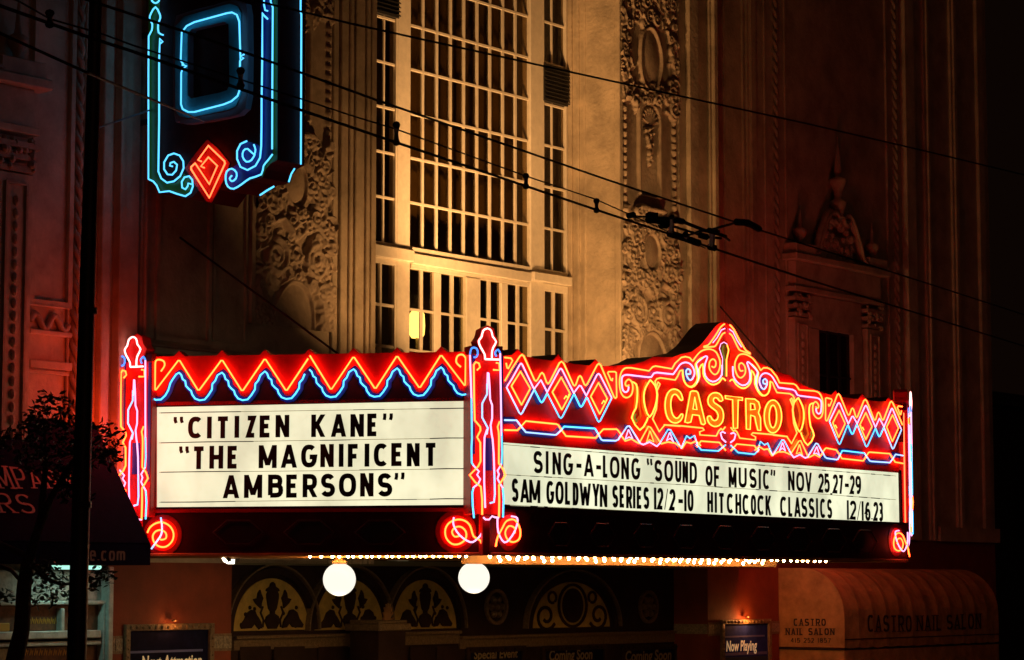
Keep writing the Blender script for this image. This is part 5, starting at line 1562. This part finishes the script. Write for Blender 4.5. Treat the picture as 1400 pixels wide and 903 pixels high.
# ---- flood lamps on the roof, aimed up at the niche
def flood(a, o, z, ta, tz, e, ang, col=(1.0, .50, .175), blend=.95, to=OW):
    p = F.P(a, o, z); t = F.P(ta, to, tz); d = (t - p).normalized()
    mb = MB().tube([p - d * .26, p - d * .03], lambda s: .07 + .06 * s, 10); mb.tube([p - d * .2, Vector((p.x, p.y, ZD))], .02, 5)
    obj("flood_lamp", mb, mDkMetal, mq, smooth=True)
    ld = bpy.data.lights.new("flood_light", 'SPOT'); ld.energy = e; ld.spot_size = math.radians(ang); ld.spot_blend = blend; ld.color = col; ld.shadow_soft_size = .10
    l = bpy.data.objects.new("flood_light", ld); l.location = p - WLOC[mq.name]
    l.rotation_euler = d.to_track_quat('-Z', 'Y').to_euler(); link(l, mq)
FLOODS = [(6.6, 1.0, ZD + .25, 8.6, ZD + 4.2, 800, 88), (6.6, 1.3, ZD + .25, 9.2, ZD + 8.5, 2500, 68), (7.8, .9, ZD + .25, 11.2, ZD + 2.4, 560, 85), (4.7, 2.1, ZD + .25, 4.3, ZD + 5.4, 340, 84), (10.3, 2.3, ZD + .25, 12.4, ZD + 4.2, 420, 66)]
for f_ in FLOODS: flood(*f_)

# ---- stay rod from the wall to the sign
rp0 = F.P(*[(lambda q: (q[0], .0, q[1]))(F.uv(246, 325, .0))][0]); q_ = S.uv(462, 484, -.2); rp1 = S.P(q_[0], -.2, q_[1])
sr = obj("stay_rod", MB().tube([rp0, rp1], .016, 6), mDkMetal, None, base=(rp0 + rp1) / 2)
tag(sr, "thin black stay rod slanting from the wall down to the marquee roof", "stay rod", "stay rods holding the marquee")
q_ = F.uv(1012, 445, 0.0); q2 = M.uv(1050, 505, -.4)
sr = obj("stay_rod", MB().tube([F.P(F.a(985), 0.01, F.z(985, 420)), M.P(M.a(1068, -.4, 515), -.4, M.z(1068, 517, -.4))], .014, 6), mDkMetal, None, base=M.P(q2[0], -.4, q2[1]))
tag(sr, "black stay rod running down behind the red pointed crest", "stay rod", "stay rods holding the marquee")

# ================================================================ blade sign
lo, hi = -3, 3
for _ in range(40):
    mid = (lo + hi) / 2
    B = Frame(F.P(mid, 0, 0), F.n, -F.u)
    if B.a(203, 0, 200) < .5: hi = mid
    else: lo = mid
B = Frame(F.P(mid, 0, 0), F.n, -F.u)
print("blade s", mid, "outer", B.a(382, 0, 200))
g7 = (200, 150, 6.364); g1 = (0, 0, 3.011)
def G7(p): return crop(*g7, p)
def G1(p): return crop(*g1, p)
zBt = B.z(290, -110)
aOut = B.a(380, 0, 200)
W_ = 0
# thickness from the photographed far edge
lo, hi = .1, 1.5
for _ in range(40):
    th_ = (lo + hi) / 2
    p = B.P(aOut, -th_, 5.0) - EYE
    pxx = 700 + FPX / FWD.dot(p) * p.x
    if pxx < 413: lo = th_
    else: hi = th_
print("blade thickness", th_)
bs = thing("blade_sign", B.P((B.a(203) + aOut) / 2, -th_ / 2, B.z(290, 280)), "tall vertical blade sign with cyan neon O above a red diamond", "neon sign")
bot = G7([(12, 608), (55, 640), (85, 675), (108, 735), (200, 728), (270, 752), (340, 775), (400, 765), (450, 710), (480, 690), (560, 815), (640, 700), (690, 690), (750, 712), (830, 672), (905, 620), (1015, 595), (1040, 520), (1085, 470), (1145, 440)])
outl = [(B.a(202), zBt)] + poly(B, bot) + [(aOut, B.z(380, 215)), (aOut, zBt)]
body = obj("sign_box", MB().prism(B, outl, -th_, 0), mMaroon, bs)
def bplate(px, m, o0=0, o1=.006, name="enamel_plate", sm=0, holes=()):
    pts = poly(B, px); 
    if sm: pts = smoothpts(pts, sm, True)
    return obj(name, MB().prism(B, pts, o0, o1, [poly(B, h) for h in holes]), m, bs)
def bneon(px, m, o=.05, sm=0, closed=False, r=.0115, parent=None):
    pts = poly(B, px, o)
    if sm: pts = smoothpts(pts, sm, closed)
    return obj("neon_tube", MB().tube([B.P(a, o, z) for a, z in pts], r, 6, closed), m, parent or bs, smooth=True)
bplate([(203.5, -60), (219, -60)] + G7([(118, 0), (112, 540), (135, 600), (170, 640), (260, 640), (330, 560), (400, 610), (385, 725), (340, 757), (270, 737), (200, 712), (115, 722), (90, 662), (60, 627), (22, 602)]), mGreen)
bplate([(357, -60), (373, -60)] + G7([(1098, 0), (1098, 385), (1060, 440), (1020, 490), (1000, 562), (900, 600), (830, 650), (760, 690), (700, 640), (700, 540), (750, 512), (800, 470), (790, 360), (860, 270), (960, 300), (1003, 330)]), mNavy)
bplate([(374, -60), (380.5, -60)] + G7([(1145, 0), (1145, 440), (1085, 470), (1040, 520), (1015, 590), (1000, 570), (1020, 490), (1062, 440), (1102, 388)]), mGreen, 0, .008)
# tubes
bneon([(203.8, 150)][:0] + G1([(640, -60), (628, -20)])[:0] + G1([(655, 130), (618, 118), (616, 85), (628, 55), (640, 30)])[:0] + G1([(625, 125), (612, 150), (611, 300), (611, 738)]) + G7([(60, 625), (90, 660), (115, 720), (200, 710), (270, 735), (340, 755), (385, 725), (405, 670), (400, 612), (372, 580), (332, 590), (308, 630), (312, 680), (340, 695), (360, 668), (365, 642), (395, 650)]), nCyS)
bneon(G1([(625, 125), (627, 100), (616, 78), (622, 55), (640, 30), (656, 55), (660, 75), (651, 100), (653, 135), (672, 145)]), nCyS, sm=2)
bneon([(a, b) for a, b in G1([(622, -12), (626, 5), (640, 14), (654, 5), (656, -12)])], nCyS, sm=2)
bneon(G1([(660, 180), (670, 172), (658, 160), (655, 250), (655, 500)]) + G7([(105, 540), (130, 600), (180, 637), (240, 625), (295, 580), (325, 510), (322, 450), (290, 400), (240, 382), (190, 400), (155, 460), (155, 520), (185, 565), (225, 568), (260, 530), (268, 480), (240, 455), (210, 465), (205, 490), (228, 495)]), nCyS)
h1 = (330, 0, 3.614)
def H1(p): return crop(*h1, p)
bneon(H1([(112, -60), (112, 25), (118, 52), (130, 55)]), nCyS); bneon(H1([(130, 95), (112, 78), (104, 65), (103, 300), (100, 500)]) + G7([(1003, 120), (1000, 320), (990, 420), (950, 490), (880, 527), (820, 500), (790, 430), (790, 360), (820, 300), (875, 275)]), nCyS)
bneon(G7([(935, 305), (950, 350), (935, 390), (882, 342), (845, 360), (838, 410), (870, 455), (915, 440), (945, 390)]), nCyS, sm=2)
bneon(H1([(142, -60), (145, 10), (155, 38), (153, 400), (152, 738)]), nCyS)
bneon(G7([(1098, 390), (1060, 440), (1020, 490), (1000, 565), (900, 600), (830, 650), (760, 690), (710, 670), (690, 610), (700, 540), (745, 515), (785, 550), (780, 600), (745, 625), (725, 600), (745, 575)]), nCyS, sm=2)
# street edge tube and its foot pieces
SE = Frame(B.P(aOut, 0, 0), F.u, F.n)
def seline(pts, r=.0115):
    q = [SE.uv(x, y, .03) for x, y in pts]
    return obj("neon_tube", MB().tube([SE.P(a, .03, z) for a, z in q], r, 6), nCyS, bs, smooth=True)
seline([(411, -60), (411, 17), (412, 20), (411.3, 225)])
seline(G7([(1290, 515), (1262, 560), (1240, 630)])); seline(G7([(1110, 670), (1050, 705), (990, 745)]))
# the O
outer = G1([(738, 118), (775, 62), (900, 28), (980, 6), (1022, 22), (1042, 60), (1042, 400), (1018, 465), (975, 485), (800, 515), (760, 505), (738, 470)])
inner = G1([(797, 150), (812, 128), (948, 97), (966, 108), (970, 355), (960, 378), (930, 388), (812, 412), (797, 400)])
LO = bplate(outer, mGrey, .0, .10, "letter_rim", 2, [inner])
o2 = G1([(746, 120), (782, 76), (900, 42), (970, 22), (1005, 34), (1018, 62), (1018, 395), (995, 445), (965, 458), (800, 492), (765, 484), (746, 460)])
LF = bplate(o2, mTeal, .10, .112, "letter_face", 0, [inner])
bneon(G1([(750, 268), (768, 272), (752, 285), (746, 300), (745, 430), (752, 450), (775, 462), (800, 462), (920, 431), (952, 418), (978, 396), (987, 370), (988, 250)]), nCyS, o=.16)
bneon(G1([(1005, 225), (990, 232), (1003, 240), (990, 250), (989, 215), (985, 90), (975, 62), (955, 52), (935, 55), (800, 92), (768, 108), (748, 135), (744, 250), (756, 268)]), nCyS, o=.16)
# red diamond
bplate(G7([(345, 512), (440, 380), (540, 262), (640, 350), (735, 470), (680, 620), (575, 812), (530, 800), (430, 650)]), mRed, .006, .02)  # plate enlarged beyond the diamond so its red paint carries the halo
bneon(G7([(480, 452), (450, 440), (540, 315), (680, 450), (685, 470), (548, 768), (390, 520), (390, 500), (425, 468), (548, 650), (618, 490), (540, 415), (475, 495), (505, 507)]), nRd, o=.07)
for yy in (40, 160):
    z = B.z(203, yy)
    obj("wall_bracket", MB().tube([B.P(.0, -th_ / 2, z), B.P(B.a(204), -th_ / 2, z)], .04, 6), mDkMetal, bs)

# ================================================================ globe lamps and the little spotlight
def globe(px, py, rpx, depth_o, label):
    # on the plane parallel to the street face, this far back under the soffit
    a, z = M.uv(px, py, depth_o); p = M.P(a, depth_o, z)
    r = rpx / FPX * FWD.dot(p - EYE)
    t = thing("globe_lamp", (p.x, p.y, ZF + .01), label, "lamp", "white globe lamps under the marquee")
    obj("globe", MB().ball(p, r, 28, 18), nGlobe, t, smooth=True)
    mb = MB().lathe((p.x, p.y, z + r * .93), [(.09, 0), (.10, .03), (.06, .06), (.05, max(.07, ZF + .01 - z - r * .93))], 14)
    obj("fitter", mb, mSoffit, t, smooth=True)
    ld = bpy.data.lights.new("globe_light", 'POINT'); ld.energy = 20; ld.color = (1, .72, .36); ld.shadow_soft_size = r
    l = bpy.data.objects.new("globe_light", ld); l.location = Vector((p.x, p.y, z - r - .03)) - WLOC[t.name]; link(l, t)
globe(464, 792.5, 22.5, -2.0, "left white globe lamp hanging in front of the second arch")
globe(648, 790, 21.5, -1.2, "right white globe lamp hanging below the marquee's neon corner")
a, z = S.uv(315, 765, -.3); p = S.P(a, -.3, z)
st = thing("small_spotlight", S.P(a, -.3, ZF + .01), "small bright spotlight hanging under the marquee's left end", "spotlight")
d = Vector((-.6, -.35, -.75)).normalized()
obj("housing", MB().tube([p + Vector((.10, .04, .03)), p + Vector((.02, 0, .0)), p - Vector((.03, 0, .02))], lambda s: .035 + .03 * s, 10), mDkMetal, st, smooth=True)
obj("bracket", MB().tube([p + Vector((.06, .02, .02)), S.P(a + .08, -.3, ZF + .01)], .012, 5), mDkMetal, st)
mb = MB().stroke(S, [(a - .085, z + .02), (a - .06, z - .02), (a - .01, z - .045), (a + .045, z - .045), (a + .05, z + .0)], .03, -.29, -.24)
obj("lit_lens", mb, emis("white spot lens", (1, .85, .65), 4.0), st)

# ================================================================ overhead wires, pole, tree
def wp(px, py, z=6.0):
    r = ray(px, py); t = (z - EYE.z) / r.z; return EYE + r * t
def wire(pts, label, r=.0085, z=6.0):
    q = [wp(x, y, z) for x, y in pts]
    d0 = (q[0] - q[1]); d1 = (q[-1] - q[-2])
    q = [q[0] + d0.normalized() * 2.5] + q + [q[-1] + d1.normalized() * 2]
    o = obj("overhead_wire", MB().tube(q, r, 5), mWire, None, base=q[len(q) // 2])
    return tag(o, label, "wire", "overhead trolley wires"), q
wire([(285, -14), (412, 16), (480, 32.5), (830, 109.6), (1100, 168.5), (1262, 206), (1395, 238)], "topmost black wire crossing the top of the great window", .0062, 6.2)
wire([(-40, -52), (141, 7), (282, 53), (412, 99.7), (512, 136), (830, 246), (1033, 313), (1275, 390), (1380, 424)], "second wire crossing the blue neon O and the window's middle", .0072)
w4, _ = wire([(-30, -4), (0, 8), (121, 51), (180, 70), (412, 151), (530, 191), (830, 292), (1100, 381), (1350, 458)], "lowest black trolley wire with square clamps along it", .009)
w3, _ = wire([(-30, -24), (25, 1.6), (68, 26), (141, 47), (180, 61.5), (412, 135.5), (480, 158), (542, 177), (719, 241), (815, 273), (862, 294)], "thin messenger wire clamped just above the lowest trolley wire", .005, 6.06)
q0, q1 = wp(-8, 42, 5.6), wp(120, 100, 5.6)
dd = B.uv(283, 168, .0)
o = obj("guy_wire", MB().tube([q0 + (q0 - q1).normalized() * 2, q1, wp(219, 141, 5.9), B.P(dd[0], .01, dd[1])], .007, 5), mWire, None, base=q1)
tag(o, "thin slack wire ending on the face of the blade sign", "wire")
# clamps and the section switch belong to the lowest wire
for x, y0, y1 in ((68, 18, 34), (329, 97, 117), (542, 171, 195), (719, 241, 255), (815.5, 275, 288)):
    c0, c1 = wp(x, y0, 6.04), wp(x, y1, 6.0)
    mb = MB().tube([c0, c0 + (c1 - c0) * .25, c0 + (c1 - c0) * .5, c1 - (c1 - c0) * .2, c1], lambda s: .024 - .012 * math.sin(s * math.pi), 8)
    obj("wire_clamp", mb, mWire, w4)
def bar(pts, r, name="switch_bar"):
    obj(name, MB().tube([wp(x, y, 6.02) for x, y in pts], r, 6), mWire, w4)
k5 = (840, 260, 6.364)
def K5(p): return crop(*k5, p)
bar(K5([(120, 225), (170, 215)]), .022); bar(K5([(170, 230), (280, 235), (320, 240)]), .008)
bar(K5([(290, 238), (320, 240), (350, 245), (380, 245)]), .042); bar(K5([(370, 240), (500, 260), (590, 275), (780, 350), (910, 385), (970, 405)]), .014)
bar(K5([(360, 262), (400, 290), (440, 300)]), .02); bar(K5([(400, 292), (460, 298)]), .035); bar(K5([(520, 320), (700, 375), (800, 410), (930, 420)]), .011)
bar(K5([(500, 235), (498, 330), (490, 380)]), .02); bar(K5([(530, 265), (600, 275)]), .024); bar(K5([(480, 380), (600, 415), (730, 462)]), .032)
bar(K5([(640, 395), (740, 360), (860, 340), (1020, 295), (1060, 280)]), .010); bar(K5([(620, 385), (625, 420)]), .026); bar(K5([(750, 395), (800, 408)]), .028)
bar(K5([(852, 360), (850, 430), (845, 500)]), .024); bar(K5([(820, 350), (900, 365)]), .022); bar(K5([(830, 495), (870, 505)]), .03); bar(K5([(1050, 278), (1160, 285), (1260, 340)]), .026)
bar(K5([(940, 395), (1000, 440)]), .010)

# pole
def depthpt(px, py, d):
    r = ray(px, py); return EYE + r * (d / r.y)
pb, pt = depthpt(104.5, 903, 24.0), depthpt(131, 0, 24.0)
dirp = (pt - pb).normalized()
base = pb + dirp * ((0 - pb.z) / dirp.z); top = pb + dirp * ((12.5 - pb.z) / dirp.z)
pole = thing("street_pole", base, "tall black steel pole crossing the left side from bottom to top", "pole")
L_ = (top - base).length
def prad(s):
    z = s * L_; return .096 - (.096 - .064) * min(1, max(0, (z - 2.4) / 6.4))
mb = MB().tube([base + dirp * L_ * i / 20 for i in range(21)], prad, 14)
obj("shaft", mb, mDkMetal, pole, smooth=True)
obj("base_collar", MB().lathe(base, [(.19, 0), (.19, .3), (.13, .36)], 14), mDkMetal, pole, smooth=True)
for py, dx in ((425, 1), (690, 1)):
    c = depthpt(120 - (py - 425) * .03, py, 24)
    obj("pole_band", MB().tube([c - dirp * .03, c + dirp * .03], .092, 12), mDkMetal, pole)
a0 = depthpt(134, 175, 24.0); dd = B.uv(206, 151, 0)
o = obj("span_rod", MB().tube([a0, B.P(dd[0], .01, dd[1])], .011, 5), mDkMetal, None, base=a0)
tag(o, "short rod tying the black pole to the blade sign's edge", "rod")

# tree
tr0 = depthpt(22, 903, 25.0); tr0.z = 0
tree = thing("street_tree", tr0, "dark leafy street tree in front of the black awning", "tree")
def tp(px, py, d=25.0): return depthpt(px, py, d)
mb = MB(); mb.tube([tr0, tp(20, 903), tp(30, 860), tp(33, 800), tp(40, 760)], lambda s: .10 - .035 * s, 8)
mb.tube([tp(33, 800), tp(15, 780, 25.2), tp(-10, 770, 25.3)], .022, 5)
mb.tube([tp(38, 770), tp(56, 710), tp(62, 640), tp(60, 580)], lambda s: .06 - .045 * s, 6); mb.tube([tp(54, 720), tp(70, 680, 24.8), tp(100, 630, 24.7), tp(140, 595, 24.6)], lambda s: .045 - .035 * s, 6)
mb.tube([tp(40, 765), tp(60, 790, 24.8), tp(85, 800, 24.7), tp(140, 790, 24.6)], lambda s: .03 - .02 * s, 5); mb.tube([tp(34, 760), tp(-30, 730, 25.2), tp(-60, 600, 25.3)], lambda s: .04 - .03 * s, 5)
obj("trunk", mb, mBark, tree, smooth=True)
mb = MB()
cl_ = [(62, 552, 15), (50, 572, 16), (74, 568, 16), (92, 582, 14), (38, 590, 14), (60, 600, 20), (100, 604, 18), (130, 590, 12), (147, 588, 12), (157, 602, 12), (140, 612, 16), (120, 622, 18), (150, 622, 12), (80, 628, 20), (40, 625, 20),
       (10, 600, 14), (84, 652, 13), (100, 650, 18), (98, 676, 13), (82, 670, 9), (150, 632, 8), (90, 560, 10), (80, 545, 7), (-20, 610, 24), (118, 655, 9), (118, 680, 8),
       (60, 790, 15), (75, 805, 14), (50, 815, 12), (88, 790, 9), (70, 822, 10), (125, 788, 9), (140, 786, 11), (148, 792, 8), (126, 802, 8), (95, 818, 8), (10, 815, 10), (-5, 820, 10), (70, 775, 10), (45, 780, 14)]
def leafq(c, L, w):
    d = Vector((random.gauss(0, 1), random.gauss(0, 1), random.gauss(0, .7))).normalized(); s_ = d.cross(Vector((random.gauss(0, 1), random.gauss(0, 1), random.gauss(0, 1)))).normalized()
    nrm = d.cross(s_) * w * .25
    mb.add([c, c + d * L * .35 + s_ * w + nrm, c + d * L * .7 + s_ * w * .8 + nrm, c + d * L, c + d * L * .7 - s_ * w * .8 + nrm, c + d * L * .35 - s_ * w + nrm, c + d * L * .5], [(0, 1, 6), (1, 2, 6), (2, 3, 6), (3, 4, 6), (4, 5, 6), (5, 0, 6)])
for (x, y, r) in cl_:
    n = int(r * r * .27)
    for i in range(n):
        an = random.uniform(0, 6.283); rr = r * random.uniform(0, 1) ** .5 * random.choice([1, 1, 1, 1.2])
        c = tp(x + rr * math.cos(an), y + rr * math.sin(an), 24.9 + random.gauss(0, .004 * r + .1))
        leafq(c, random.uniform(.05, .095), random.uniform(.010, .018))
obj("crown", mb, mLeaf, tree)
